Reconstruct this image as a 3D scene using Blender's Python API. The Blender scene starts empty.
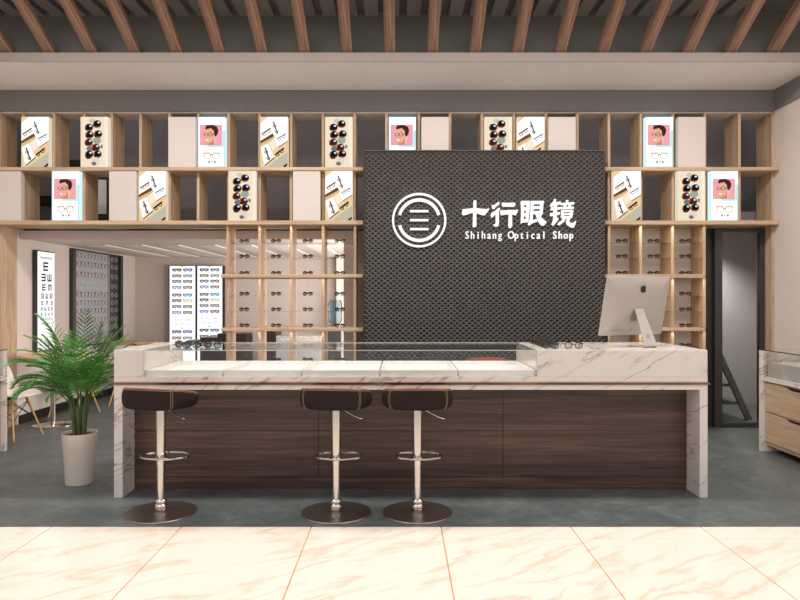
import bpy, math, random
from mathutils import Vector, Matrix
R = math.radians
F = 650.0
CAMZ = 1.4
col = bpy.context.scene.collection

def at(px, py, Y):
    """point at depth Y seen at photo position px, py (camera at x=0, y=0, z=1.4)"""
    return Vector(((px - 400) * Y / F, Y, CAMZ - (py - 300) * Y / F))
def wx(px, Y): return (px - 400) * Y / F
def wz(py, Y): return CAMZ - (py - 300) * Y / F

# ------------------------------------------------------------------ materials
def lin(c):
    out = []
    for v in c[:3]:
        v = v / 255.0
        out.append(v / 12.92 if v <= 0.04045 else ((v + 0.055) / 1.055) ** 2.4)
    return (*out, 1.0)

def newmat(name):
    m = bpy.data.materials.new(name); m.use_nodes = True
    nt = m.node_tree; nt.nodes.clear()
    out = nt.nodes.new('ShaderNodeOutputMaterial')
    return m, nt, out

def N(nt, t, **kw):
    n = nt.nodes.new(t)
    for k, v in kw.items():
        if k in n.inputs: n.inputs[k].default_value = v
        else: setattr(n, k, v)
    return n

def ramp(nt, stops):
    r = nt.nodes.new('ShaderNodeValToRGB')
    el = r.color_ramp.elements
    while len(el) > 1: el.remove(el[-1])
    el[0].position, el[0].color = stops[0]
    for p, c in stops[1:]:
        e = el.new(p); e.color = c
    return r

def mapping(nt, scale=(1, 1, 1), rot=(0, 0, 0)):
    tc = nt.nodes.new('ShaderNodeTexCoord')
    mp = nt.nodes.new('ShaderNodeMapping')
    mp.inputs['Scale'].default_value = scale
    mp.inputs['Rotation'].default_value = rot
    nt.links.new(tc.outputs['Object'], mp.inputs['Vector'])
    return mp

def plain(name, rgb, rough=0.5, metal=0.0, var=0.06, scale=12.0, bump=0.0, coat=0.0, spec=0.5):
    m, nt, out = newmat(name)
    b = N(nt, 'ShaderNodeBsdfPrincipled')
    b.inputs['Roughness'].default_value = rough
    b.inputs['Metallic'].default_value = metal
    b.inputs['Coat Weight'].default_value = coat
    b.inputs['Specular IOR Level'].default_value = spec
    mp = mapping(nt)
    no = N(nt, 'ShaderNodeTexNoise', Scale=scale, Detail=4.0)
    nt.links.new(mp.outputs[0], no.inputs['Vector'])
    c = lin(rgb)
    lo = tuple(x * (1 - var) for x in c[:3]) + (1,)
    hi = tuple(min(1, x * (1 + var)) for x in c[:3]) + (1,)
    r = ramp(nt, [(0.3, lo), (0.7, hi)])
    nt.links.new(no.outputs['Fac'], r.inputs[0])
    nt.links.new(r.outputs[0], b.inputs['Base Color'])
    if bump:
        bp = N(nt, 'ShaderNodeBump', Strength=bump, Distance=0.01)
        nt.links.new(no.outputs['Fac'], bp.inputs['Height'])
        nt.links.new(bp.outputs[0], b.inputs['Normal'])
    nt.links.new(b.outputs[0], out.inputs[0])
    return m

def wood(name, dark, light, scale, rough=0.5, tilt=0.0):
    """scale: object-space scale; small along the grain"""
    m, nt, out = newmat(name)
    b = N(nt, 'ShaderNodeBsdfPrincipled', Roughness=rough)
    mp0 = mapping(nt, (1, 1, 1), (tilt, 0, 0))
    mp = nt.nodes.new('ShaderNodeMapping'); mp.inputs['Scale'].default_value = scale
    nt.links.new(mp0.outputs[0], mp.inputs['Vector'])
    n1 = N(nt, 'ShaderNodeTexNoise', Scale=1.0, Detail=6.0, Roughness=0.65, Distortion=0.6)
    n2 = N(nt, 'ShaderNodeTexNoise', Scale=4.5, Detail=3.0, Roughness=0.6)
    nt.links.new(mp.outputs[0], n1.inputs['Vector']); nt.links.new(mp.outputs[0], n2.inputs['Vector'])
    mx = N(nt, 'ShaderNodeMix'); mx.inputs[0].default_value = 0.35
    nt.links.new(n1.outputs['Fac'], mx.inputs[2]); nt.links.new(n2.outputs['Fac'], mx.inputs[3])
    mid = tuple((a + c) / 2 for a, c in zip(dark, light))
    r = ramp(nt, [(0.34, lin(dark)), (0.5, lin(mid)), (0.66, lin(light))])
    nt.links.new(mx.outputs[0], r.inputs[0])
    nt.links.new(r.outputs[0], b.inputs['Base Color'])
    nt.links.new(b.outputs[0], out.inputs[0])
    return m

def marble(name, base, vein, scale=1.0, rough=0.2, rot=(0.3, 0.5, 0.6), stretch=(1, 1, 2.2), width=0.02, strength=0.8, coat=0.0):
    m, nt, out = newmat(name)
    b = N(nt, 'ShaderNodeBsdfPrincipled', Roughness=rough)
    mp0 = mapping(nt, (1, 1, 1), rot)
    mp = nt.nodes.new('ShaderNodeMapping'); mp.inputs['Scale'].default_value = tuple(q * scale for q in stretch)
    nt.links.new(mp0.outputs[0], mp.inputs['Vector'])
    n = N(nt, 'ShaderNodeTexNoise', Scale=1.1, Detail=6.0, Roughness=0.6, Distortion=0.35)
    nt.links.new(mp.outputs[0], n.inputs['Vector'])
    # vein where the noise crosses 0.5
    s = N(nt, 'ShaderNodeMath', operation='SUBTRACT'); s.inputs[1].default_value = 0.5
    a = N(nt, 'ShaderNodeMath', operation='ABSOLUTE')
    nt.links.new(n.outputs['Fac'], s.inputs[0]); nt.links.new(s.outputs[0], a.inputs[0])
    r = ramp(nt, [(0.0, (1, 1, 1, 1)), (width * 0.35, (0.45, 0.45, 0.45, 1)), (width, (0, 0, 0, 1))])
    nt.links.new(a.outputs[0], r.inputs[0])
    n2 = N(nt, 'ShaderNodeTexNoise', Scale=2.3, Detail=2.0)
    nt.links.new(mp.outputs[0], n2.inputs['Vector'])
    r2 = ramp(nt, [(0.36, (0, 0, 0, 1)), (0.54, (1, 1, 1, 1))])
    nt.links.new(n2.outputs['Fac'], r2.inputs[0])
    mu = N(nt, 'ShaderNodeMath', operation='MULTIPLY')
    nt.links.new(r.outputs[0], mu.inputs[0]); nt.links.new(r2.outputs[0], mu.inputs[1])
    mu2 = N(nt, 'ShaderNodeMath', operation='MULTIPLY'); mu2.inputs[1].default_value = strength
    nt.links.new(mu.outputs[0], mu2.inputs[0])
    mx = N(nt, 'ShaderNodeMix', data_type='RGBA')
    mx.inputs[6].default_value = lin(base); mx.inputs[7].default_value = lin(vein)
    nt.links.new(mu2.outputs[0], mx.inputs[0])
    nt.links.new(mx.outputs[2], b.inputs['Base Color'])
    b.inputs['Coat Weight'].default_value = coat
    nt.links.new(b.outputs[0], out.inputs[0])
    return m

def emit(name, rgb, strength=1.0):
    m, nt, out = newmat(name)
    e = N(nt, 'ShaderNodeEmission', Strength=strength)
    e.inputs[0].default_value = lin(rgb)
    nt.links.new(e.outputs[0], out.inputs[0])
    return m

def glass(name, tint=(0.97, 0.985, 0.98), rough=0.0, ior=1.45, mul=1.0):
    m, nt, out = newmat(name)
    t = N(nt, 'ShaderNodeBsdfTransparent'); t.inputs[0].default_value = (*tint, 1)
    g = N(nt, 'ShaderNodeBsdfGlossy', Roughness=rough)
    fr = N(nt, 'ShaderNodeFresnel', IOR=ior)
    mu = N(nt, 'ShaderNodeMath', operation='MULTIPLY'); mu.inputs[1].default_value = mul
    mx = N(nt, 'ShaderNodeMixShader')
    nt.links.new(fr.outputs[0], mu.inputs[0]); nt.links.new(mu.outputs[0], mx.inputs[0])
    nt.links.new(t.outputs[0], mx.inputs[1]); nt.links.new(g.outputs[0], mx.inputs[2])
    nt.links.new(mx.outputs[0], out.inputs[0])
    return m

M = {}
M['oak_v'] = wood('oak_vertical', (156, 127, 100), (206, 178, 148), (22, 22, 1.2), 0.5)
M['oak_h'] = wood('oak_horizontal', (162, 132, 104), (210, 182, 151), (1.2, 22, 26), 0.5)
M['oak_d'] = wood('oak_drawer', (170, 142, 112), (212, 186, 156), (14, 1.2, 14), 0.45)
M['walnut'] = wood('walnut', (44, 29, 25), (112, 84, 70), (0.7, 9, 22), 0.42)
M['slat'] = wood('cedar_slat', (82, 58, 47), (170, 134, 112), (34, 1.6, 34), 0.55, tilt=R(27.9))
M['marble'] = marble('white_marble', (219, 210, 204), (112, 102, 100), 1.5, 0.18, rot=(0.25, 0.5, 0.3), stretch=(0.6, 0.9, 3.4), width=0.024, strength=0.8)
M['white'] = plain('white_lacquer', (234, 231, 227), 0.35)
M['beige_panel'] = plain('ivory_panel', (205, 194, 187), 0.5, var=0.01)
M['beige_wall'] = plain('beige_wall_paint', (214, 201, 192), 0.75, var=0.03, scale=30, bump=0.03)
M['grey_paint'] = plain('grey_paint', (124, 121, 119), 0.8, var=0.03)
M['soffit'] = plain('soffit_paint', (230, 226, 225), 0.8, var=0.03)
M['lip'] = plain('soffit_lip_paint', (138, 128, 123), 0.8, var=0.03)
M['dark_ceiling'] = plain('charcoal_ceiling', (92, 90, 86), 0.75, var=0.05)
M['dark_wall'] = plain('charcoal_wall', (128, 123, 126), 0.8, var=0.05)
M['black'] = plain('black_metal', (22, 21, 21), 0.45)
M['door_metal'] = plain('dark_door_frame', (52, 50, 48), 0.4)
M['chrome'] = plain('chrome', (208, 202, 197), 0.17, 1.0, var=0.02)
M['base_metal'] = plain('brushed_base_metal', (168, 154, 146), 0.34, 1.0, var=0.03)
M['copper'] = plain('copper_strip', (128, 94, 72), 0.25, 1.0, var=0.55, scale=2.2)  # broad dark and light variation painted in for reflections along the strip
M['leather'] = plain('dark_leather', (36, 24, 23), 0.65, var=0.12, scale=90, bump=0.1, spec=0.2)
M['tan'] = plain('tan_leather', (142, 68, 44), 0.45, var=0.06)
M['stitch'] = plain('stitching', (132, 116, 76), 0.7)
M['alu'] = plain('silver_aluminium', (178, 172, 167), 0.38, 0.35, var=0.01)
M['alu_dark'] = plain('grey_aluminium', (150, 146, 142), 0.4, 0.3, var=0.02)
M['pot'] = plain('glazed_ceramic', (208, 196, 188), 0.14, var=0.02)
M['soil'] = plain('potting_bark', (78, 48, 32), 0.9, var=0.4, scale=60, bump=0.6)
M['leaf'] = plain('palm_leaf', (66, 124, 44), 0.35, var=0.6, scale=7)
M['stem'] = plain('palm_cane', (78, 96, 52), 0.6, var=0.35, scale=25)
M['chair_shell'] = plain('cream_shell', (228, 216, 204), 0.4, var=0.02)
M['beech'] = wood('beech_leg', (186, 142, 92), (220, 180, 128), (20, 20, 2), 0.5)
M['table_wood'] = wood('beech_top', (196, 152, 108), (224, 186, 142), (2, 20, 20), 0.4)
M['frame_black'] = plain('black_acetate', (22, 19, 18), 0.25)
M['frame_brown'] = plain('tortoise_acetate', (66, 44, 28), 0.25, var=0.3, scale=80)
M['brown_lacquer'] = plain('dark_brown_lacquer', (50, 30, 28), 0.4)
M['bottle'] = glass('blue_bottle', (0.70, 0.82, 0.90), 0.2, 1.2)
M['glass'] = glass('clear_glass', (0.985, 0.99, 0.985), 0.0, 1.4, 0.55)
M['lens'] = glass('eyeglass_lens', (0.72, 0.73, 0.72), 0.02, 1.5)
M['glass_edge'] = plain('glass_edge', (196, 200, 194), 0.25)
M['sign_white'] = emit('lit_white_acrylic', (255, 253, 250), 1.15)
M['sign_side'] = plain('letter_side', (225, 222, 218), 0.4)
M['sign_base'] = plain('sign_recess', (38, 35, 33), 0.6)
M['sign_lattice'] = plain('sign_lattice', (66, 61, 57), 0.5)
M['display_grey'] = plain('display_panel', (168, 168, 170), 0.35, var=0.04)
M['mottled'] = plain('mottled_stone', (190, 182, 174), 0.5, var=0.5, scale=60)
M['rib'] = plain('ceiling_rib', (228, 219, 212), 0.7, var=0.02)
M['rib_dark'] = plain('charcoal_rib', (118, 115, 110), 0.6, var=0.05)
M['hall_wall'] = plain('hall_wall_paint', (178, 175, 171), 0.75, var=0.03)
M['stair_metal'] = plain('stair_metal', (84, 82, 79), 0.5)
M['screen'] = plain('screen_black', (8, 8, 10), 0.1)

# floors
def floor_grey():
    m, nt, out = newmat('slate_grey_floor')
    b = N(nt, 'ShaderNodeBsdfPrincipled', Roughness=0.42)
    mp = mapping(nt, (1, 1.0, 1))
    n = N(nt, 'ShaderNodeTexNoise', Scale=3.2, Detail=8.0, Roughness=0.68, Distortion=0.5)
    n2 = N(nt, 'ShaderNodeTexNoise', Scale=17.0, Detail=4.0, Roughness=0.7)
    nt.links.new(mp.outputs[0], n.inputs['Vector']); nt.links.new(mp.outputs[0], n2.inputs['Vector'])
    mx = N(nt, 'ShaderNodeMix'); mx.inputs[0].default_value = 0.4
    nt.links.new(n.outputs['Fac'], mx.inputs[2]); nt.links.new(n2.outputs['Fac'], mx.inputs[3])
    r = ramp(nt, [(0.33, lin((62, 70, 70))), (0.5, lin((82, 89, 88))), (0.68, lin((108, 114, 111)))])
    nt.links.new(mx.outputs[0], r.inputs[0]); nt.links.new(r.outputs[0], b.inputs['Base Color'])
    bp = N(nt, 'ShaderNodeBump', Strength=0.15, Distance=0.01)
    nt.links.new(mx.outputs[0], bp.inputs['Height']); nt.links.new(bp.outputs[0], b.inputs['Normal'])
    nt.links.new(b.outputs[0], out.inputs[0])
    return m
M['floor'] = floor_grey()
M['tile'] = marble('cream_marble_tile', (240, 225, 212), (204, 170, 132), 1.25, 0.16, rot=(0, 0, -0.6), stretch=(0.7, 2.6, 1), width=0.05, strength=0.5)
M['grout'] = plain('ochre_grout', (205, 150, 105), 0.6)
M['grout_pale'] = plain('pale_grout', (212, 190, 168), 0.6)

# ------------------------------------------------------------------ mesh builder
class MB:
    def __init__(s): s.v = []; s.f = []; s.m = []
    def add(s, vs, fs, m=0):
        o = len(s.v); s.v += [tuple(v) for v in vs]
        for f in fs: s.f.append([i + o for i in f]); s.m.append(m)
        return s
    def box(s, x0, x1, y0, y1, z0, z1, m=0, rz=0, c=None):
        vs = [(x, y, z) for z in (z0, z1) for y in (y0, y1) for x in (x0, x1)]
        if rz:
            cx, cy = c if c else ((x0 + x1) / 2, (y0 + y1) / 2)
            ca, sa = math.cos(rz), math.sin(rz)
            vs = [(cx + (x - cx) * ca - (y - cy) * sa, cy + (x - cx) * sa + (y - cy) * ca, z) for x, y, z in vs]
        return s.add(vs, [(0, 2, 3, 1), (4, 5, 7, 6), (0, 1, 5, 4), (2, 6, 7, 3), (0, 4, 6, 2), (1, 3, 7, 5)], m)
    def lathe(s, prof, c=(0, 0), n=32, m=0, sx=1, sy=1):
        vs = []
        for r, z in prof:
            for i in range(n):
                a = 2 * math.pi * i / n
                vs.append((c[0] + r * sx * math.cos(a), c[1] + r * sy * math.sin(a), z))
        fs = []
        for k in range(len(prof) - 1):
            for i in range(n):
                j = (i + 1) % n
                fs.append((k * n + i, k * n + j, (k + 1) * n + j, (k + 1) * n + i))
        fs.append(tuple(range(n - 1, -1, -1))); fs.append(tuple((len(prof) - 1) * n + i for i in range(n)))
        return s.add(vs, fs, m)
    def tube(s, pts, r, n=8, m=0, closed=False):
        pts = [Vector(p) for p in pts]; L = len(pts)
        rs = r if isinstance(r, (list, tuple)) else [r] * L
        vs = []; up = None
        for i, p in enumerate(pts):
            if closed: t = pts[(i + 1) % L] - pts[i - 1]
            else: t = pts[min(i + 1, L - 1)] - pts[max(i - 1, 0)]
            t.normalize()
            if up is None:
                a = Vector((0, 0, 1)) if abs(t.z) < 0.9 else Vector((1, 0, 0))
                up = (a - t * a.dot(t)).normalized()
            else:
                up = (up - t * up.dot(t)).normalized()
            sd = t.cross(up)
            for k in range(n):
                a = 2 * math.pi * k / n
                vs.append(p + (up * math.cos(a) + sd * math.sin(a)) * rs[i])
        fs = []
        for i in range(L if closed else L - 1):
            j = (i + 1) % L
            for k in range(n):
                l = (k + 1) % n
                fs.append((i * n + k, j * n + k, j * n + l, i * n + l))
        if not closed:
            fs.append(tuple(range(n))); fs.append(tuple((L - 1) * n + k for k in range(n - 1, -1, -1)))
        return s.add(vs, fs, m)
    def poly(s, pts, y, th, m=0):
        """outline pts (x,z) facing -Y at depth y, extruded back by th (0 = flat face)"""
        ar = sum(pts[i][0] * pts[(i + 1) % len(pts)][1] - pts[(i + 1) % len(pts)][0] * pts[i][1] for i in range(len(pts)))
        if ar < 0: pts = pts[::-1]
        n = len(pts)
        vs = [(x, y, z) for x, z in pts]
        fs = [tuple(range(n))]
        if th:
            vs += [(x, y + th, z) for x, z in pts]
            fs += [(i, i + n, (i + 1) % n + n, (i + 1) % n) for i in range(n)]
            fs.append(tuple(range(2 * n - 1, n - 1, -1)))
        return s.add(vs, fs, m)
    def xform(s, mat):
        s.v = [tuple(mat @ Vector(v)) for v in s.v]; return s
    def build(s, name, mats, parent=None, bevel=0, smooth=False, base=None):
        o = Vector((0, 0, 0))
        if parent is not None:
            p = parent
            while p: o += p.location; p = p.parent
        if base is not None: o = Vector(base)
        me = bpy.data.meshes.new(name)
        me.from_pydata([tuple(Vector(v) - o) for v in s.v], [], s.f)
        if not isinstance(mats, (list, tuple)): mats = [mats]
        for m in mats: me.materials.append(M[m] if isinstance(m, str) else m)
        me.polygons.foreach_set('material_index', s.m)
        if smooth: me.polygons.foreach_set('use_smooth', [True] * len(s.f))
        me.update()
        ob = bpy.data.objects.new(name, me); col.objects.link(ob)
        if parent is not None: ob.parent = parent
        elif base is not None: ob.location = base
        if bevel:
            b = ob.modifiers.new('bevel', 'BEVEL'); b.width = bevel; b.segments = 2; b.limit_method = 'ANGLE'
        if smooth:
            e = ob.modifiers.new('edges', 'EDGE_SPLIT'); e.split_angle = R(40)
        return ob

def thing(name, label, cat, loc=(0, 0, 0), group=None):
    o = bpy.data.objects.new(name, None); col.objects.link(o)
    o.empty_display_size = 0.1; o.location = loc
    return tag(o, label, cat, group)
def tag(o, label, cat, group=None):
    o['label'] = label; o['category'] = cat
    if group: o['group'] = group
    return o
def struct(o): o['kind'] = 'structure'; return o
def dup(o, parent=None):
    c = o.copy(); col.objects.link(c)
    if parent is not None: c.parent = parent
    for ch in list(o.children): dup(ch, c)
    return c

ORD = ['first', 'second', 'third', 'fourth', 'fifth', 'sixth', 'seventh', 'eighth', 'ninth', 'tenth', 'eleventh', 'twelfth',
       'thirteenth', 'fourteenth', 'fifteenth', 'sixteenth', 'seventeenth', 'eighteenth', 'nineteenth', 'twentieth']

# ------------------------------------------------------------------ room shell
FY = 4.01      # where slate floor meets marble tiles
struct(MB().box(-5.2, 6.2, FY, 11.2, -0.1, 0.0).build('floor', 'floor'))
# cream marble tiles 0.8 m square with ochre joints
t = MB(); W = 0.8; off = wx(441, FY)
t.box(-5.6, 6.4, -3.2, FY - 0.002, -0.1, -0.004, 1)
xs = [off + W * k for k in range(-8, 8)]
ys = [FY, 3.815]
while ys[-1] > -3: ys.append(ys[-1] - W)
g = 0.0035
for i in range(len(xs) - 1):
    for j in range(len(ys) - 1):
        gy = 0.0012
        t.box(xs[i] + g, xs[i + 1] - g, ys[j + 1] + gy, ys[j] - (gy if j else 0.0), -0.05, 0.0, 0)
        t.box(xs[i] + g, xs[i + 1] - g, ys[j + 1] - gy, ys[j + 1] + gy, -0.05, -0.001, 2)
struct(t.build('floor_tiles', ['tile', 'grout', 'grout_pale'])).name = 'floor'

SZ = 3.658     # soffit underside
struct(MB().box(-4.6, 4.1, 6.167, 7.35, SZ, 3.743, 0).build('ceiling', 'soffit'))
struct(MB().box(-4.6, 4.1, 6.155, 6.167, SZ, 3.743, 0).build('trim_1', 'lip'))
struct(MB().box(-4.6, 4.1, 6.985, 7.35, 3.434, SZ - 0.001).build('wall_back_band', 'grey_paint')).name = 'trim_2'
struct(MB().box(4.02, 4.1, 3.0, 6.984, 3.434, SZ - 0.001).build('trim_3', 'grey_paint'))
struct(MB().box(-4.6, 4.1, 6.30, 6.36, 3.745, 4.30).build('wall_cove', 'dark_ceiling'))
c = MB().box(-4.6, 4.1, 3.0, 6.30, 4.20, 4.30)
for k in range(-12, 12):
    xc = wx(331, 6.3) + 0.404 * k / 2 * 1.0
    xc = wx(239, 6.3) + 0.2021 * k * 1.0
    if -4.5 < xc < 4.0: pass
rx = -4.56
pitch = 41.7 * 6.3 / 650
x0 = wx(240, 6.3)
for k in range(-8, 12):
    a = x0 + pitch * k
    # two raised ribs per bay, a dark groove between bays
    for q in (0.0, 0.5):
        l = a + q * pitch
        if -4.5 < l and l + 0.15 < 4.05: c.box(l, l + 0.13, 3.0, 6.299, 4.15, 4.199, 1)
struct(c.build('ceiling', ['dark_ceiling', 'rib_dark']))
struct(MB().box(4.03, 4.13, 3.0, 7.35, 0, 4.30).build('wall_right', 'beige_wall'))
struct(MB().box(-4.7, -4.6, 3.0, 7.3, 0, 4.30).build('wall_left', 'beige_wall'))
# back room below the upper floor
BY = 10.55
struct(MB().box(-4.7, -4.30, 7.3, BY, 0, 2.2).build('wall_left_back_room', 'beige_wall')).name = 'wall_left_rear'
struct(MB().box(-4.7, 6.2, BY, BY + 0.1, 0, 2.2).build('wall_back', 'beige_wall'))
c = MB().box(-4.7, 3.30, 7.47, BY, 2.10, 2.3, 0)
struct(c.build('ceiling_back_room', 'beige_wall')).name = 'ceiling'
r = MB()
for k in range(9):
    xx = -3.95 + 0.46 * k
    r.box(xx, xx + 0.24, 8.2, BY - 0.02, 2.088, 2.0995)
struct(r.build('trim_4', 'rib'))
struct(MB().box(-4.30, 3.32, 7.36, 7.46, 2.09, 2.195).build('trim_5', 'beige_wall'))
struct(MB().box(-4.25, 3.32, 7.34, 7.358, 2.185, 2.2).build('gap_shadow_strip', 'black'))  # black strip stands in for the shadow in the gap above the beam
# partition behind the sign and the right-hand rack
PX = wx(343.6, 7.36)
struct(MB().box(PX, wx(706, 7.36), 7.36, 7.46, 0, 2.089).build('wall_partition', 'beige_wall'))
struct(MB().box(3.28, 3.33, 7.47, BY, 0, 2.2).build('wall_hall_left', 'dark_wall'))
struct(MB().box(-4.29, -4.275, 7.32, BY - 0.02, 0, 0.1).build('baseboard_left', 'black'))
struct(MB().box(-4.27, PX, BY - 0.015, BY - 0.001, 0, 0.1).build('baseboard_back', 'black'))
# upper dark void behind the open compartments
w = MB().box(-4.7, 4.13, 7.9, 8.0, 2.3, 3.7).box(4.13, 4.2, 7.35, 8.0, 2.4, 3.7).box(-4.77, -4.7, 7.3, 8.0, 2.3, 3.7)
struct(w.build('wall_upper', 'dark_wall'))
w = MB()
w.box(wx(30, 7.88), wx(54, 7.88), 7.87, 7.9, wz(206, 7.88), wz(196, 7.88))
w.box(wx(66, 7.88), wx(80, 7.88), 7.87, 7.9, wz(167, 7.88), wz(160, 7.88))
struct(w.build('trim_7', 'black'))
w = MB()
w.box(wx(95, 7.87), wx(109, 7.87), 7.86, 7.9, wz(222, 7.87), wz(176, 7.87), 0)
w.box(wx(95, 7.87), wx(107, 7.87), 7.85, 7.86, wz(214, 7.87), wz(180, 7.87), 1)
tag(w.build('notice_board', ['black', 'white']), 'pale panel in black frame glimpsed behind the lower row of compartments', 'panel')

# ------------------------------------------------------------------ ceiling slats
A = Vector((0, 6.165, 3.735)); 
centers = [6.5 + 42.62 * k for k in range(19)]
for k, px in enumerate(centers):
    xx = wx(px - 0.3, 6.2); hw = 0.05
    y1, z1 = 6.22, 3.747; y0 = 5.30; z0 = z1 + (y1 - y0) * 0.53; h = 0.075
    vs = []
    for (yy, zz) in ((y1, z1), (y0, z0)):
        vs += [(xx - hw, yy, zz), (xx + hw, yy, zz), (xx + hw, yy, zz + h), (xx - hw, yy, zz + h)]
    # top end is cut level under the ribbed ceiling
    m = MB().add(vs, [(0, 1, 2, 3), (7, 6, 5, 4), (0, 4, 5, 1), (1, 5, 6, 2), (2, 6, 7, 3), (3, 7, 4, 0)])
    o = m.build('wooden_slat', 'slat', base=(xx, y1, z1), bevel=0.003)
    place = {0: 'leftmost, cut by the photo edge', 18: 'rightmost, beside the right wall', 9: 'tenth from the left'}.get(k, ORD[k] + ' from the left')
    tag(o, 'brown wooden ceiling slat above the pale soffit, ' + place, 'slat', 'wooden slats under the ceiling')

# ------------------------------------------------------------------ shelving
SY, DY, DB = 6.90, 7.0, 7.30        # shelf front, divider front, back
shelving = thing('display_shelving', 'tall light oak display shelving with open compartments around the black sign', 'shelving', (0, 7.15, 0))
z_mid1, z_mid0 = wz(167, SY), wz(170.5, SY)
z_low1, z_low0 = wz(220.5, SY), wz(224.5, SY)
z_a1, z_a0 = wz(274.2, SY), wz(277.8, SY)
z_b1, z_b0 = wz(328.0, SY), wz(331.3, SY)
SHL, SHR = wx(363, SY), wx(604, SY)
def part(mb, name, mats, parent, **k): return mb.build(name, mats, parent, **k)
for (z0, z1) in ((z_mid0, z_mid1), (z_low0, z_low1)):
    part(MB().box(-4.5, SHL, SY, DB, z0, z1), 'shelf', 'oak_h', shelving, bevel=0.003)
    part(MB().box(SHR, wx(778.5, SY), SY, DB, z0, z1), 'shelf', 'oak_h', shelving, bevel=0.003)
for (z0, z1) in ((z_a0, z_a1), (z_b0, z_b1)):
    part(MB().box(wx(221, SY), SHL, SY, DB, z0, z1), 'shelf', 'oak_h', shelving, bevel=0.003)
    part(MB().box(SHR, wx(705.5, SY), SY, DB, z0, z1), 'shelf', 'oak_h', shelving, bevel=0.003)
ZT = 3.416
th = 0.0145
top_px = [23, 54, 84, 111.5, 140.5, 169.5, 198, 228.5, 259.5, 291, 323, 354.5]
mid_px = [386.5, 419, 450, 482, 514, 546, 577.5]
right_px = [609, 641, 673, 705, 739.5]
def divider(px, z0, z1, y1=DB):
    X = wx(px, DY)
    part(MB().box(X - th, X + th, DY, y1, z0, z1), 'divider', 'oak_v', shelving, bevel=0.002)
for px in top_px + right_px:
    divider(px, z_mid1, ZT); divider(px, z_low1, z_mid0)
for px in mid_px: divider(px, z_mid1 - 0.3, ZT)
part(MB().box(wx(363, SY), wx(604, SY), 7.02, DB, z_mid1 - 0.34, z_mid1 - 0.3), 'shelf', 'oak_h', shelving)
part(MB().box(-4.5, 4.028, DY + 0.02, DB, 3.4165, 3.4335), 'top_panel', 'beige_panel', shelving)
# end posts: left to the floor, right to the floor
part(MB().box(-4.45, -4.30, DY, DB, 0, z_low0), 'end_post', 'oak_v', shelving, bevel=0.003)
part(MB().box(-4.45, -4.30, DY, DB, z_low1, z_mid0), 'end_post', 'oak_v', shelving, bevel=0.003)
part(MB().box(-4.45, -4.30, DY, DB, z_mid1, ZT), 'end_post', 'oak_v', shelving, bevel=0.003)
part(MB().box(4.004, 4.028, DY, DB, 0, z_low0), 'end_post', 'oak_v', shelving, bevel=0.003)
part(MB().box(4.004, 4.028, DY, DB, z_low1, z_mid0), 'end_post', 'oak_v', shelving, bevel=0.003)
part(MB().box(4.004, 4.028, DY, DB, z_mid1, ZT), 'end_post', 'oak_v', shelving, bevel=0.003)
left_px = [227.5, 259.5, 291, 323, 355]
rr_px = [609, 640.75, 672.75, 704.5]
for px in left_px + rr_px:
    divider(px, z_a1, z_low0); divider(px, z_b1, z_a0); divider(px, 0.0, z_b0)
# pale back panels of the right-hand rack
part(MB().box(wx(606, 7.31), wx(701, 7.31), 7.305, 7.315, 0, z_low0), 'back_panel', 'beige_panel', shelving)
# glass shelves + eyeglasses
LV = [(242.3, 'top'), (257.8, 'second'), (None, 'third'), (295.6, 'fourth'), (311.3, 'fifth'), (None, 'sixth'), (347.5, 'seventh'), (362.0, 'lowest visible')]
def level_z(i):
    py = LV[i][0]
    if py is None: return z_a1 if i == 2 else z_b1
    return wz(py, 7.02)
for group_px in (left_px, rr_px):
    for a, b in zip(group_px[:-1], group_px[1:]):
        X0, X1 = wx(a, DY) + th, wx(b, DY) - th
        for i in range(8):
            if LV[i][0] is None: continue
            z = level_z(i)
            m = MB().box(X0, X1, 7.02, 7.28, z - 0.006, z, 0)
            part(m, 'glass_shelf', 'glass', shelving)

# eyeglasses, open, standing on lens bottoms; origin at resting point, front faces -Y
def rim_pts(cx, w, h, n=14):
    pts = []
    for k in range(n):
        a = 2 * math.pi * k / n
        ca, sa = math.cos(a), math.sin(a)
        x = math.copysign(abs(ca) ** 0.75, ca) * w / 2; z = math.copysign(abs(sa) ** 0.8, sa) * h / 2
        pts.append((cx + x, 0, z + h / 2 + 0.004))
    return pts
def glasses_shapes(w=0.138, h=0.04, r=0.0026, lens_h=None):
    fr = MB(); ln = MB(); tm = [MB(), MB()]
    for s in (-1, 1):
        p = rim_pts(s * w * 0.26, w * 0.36, h)
        fr.tube(p, r, 6, closed=True)
        ln.add([(x, 0.0005, z) for x, y, z in p], [tuple(range(len(p)))])
        tm[(s + 1) // 2].tube([(s * w * 0.45, 0, h * 0.85), (s * w * 0.5, 0.008, h * 0.9), (s * w * 0.5, 0.09, h * 0.82), (s * w * 0.48, 0.125, h * 0.45), (s * w * 0.47, 0.138, 0.006)], [r, r * 1.1, r, r, r * 0.8], 6)
    fr.tube([(-w * 0.085, 0, h * 0.72), (0, -0.002, h * 0.82), (w * 0.085, 0, h * 0.72)], r, 6)
    return fr, ln, tm
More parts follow.
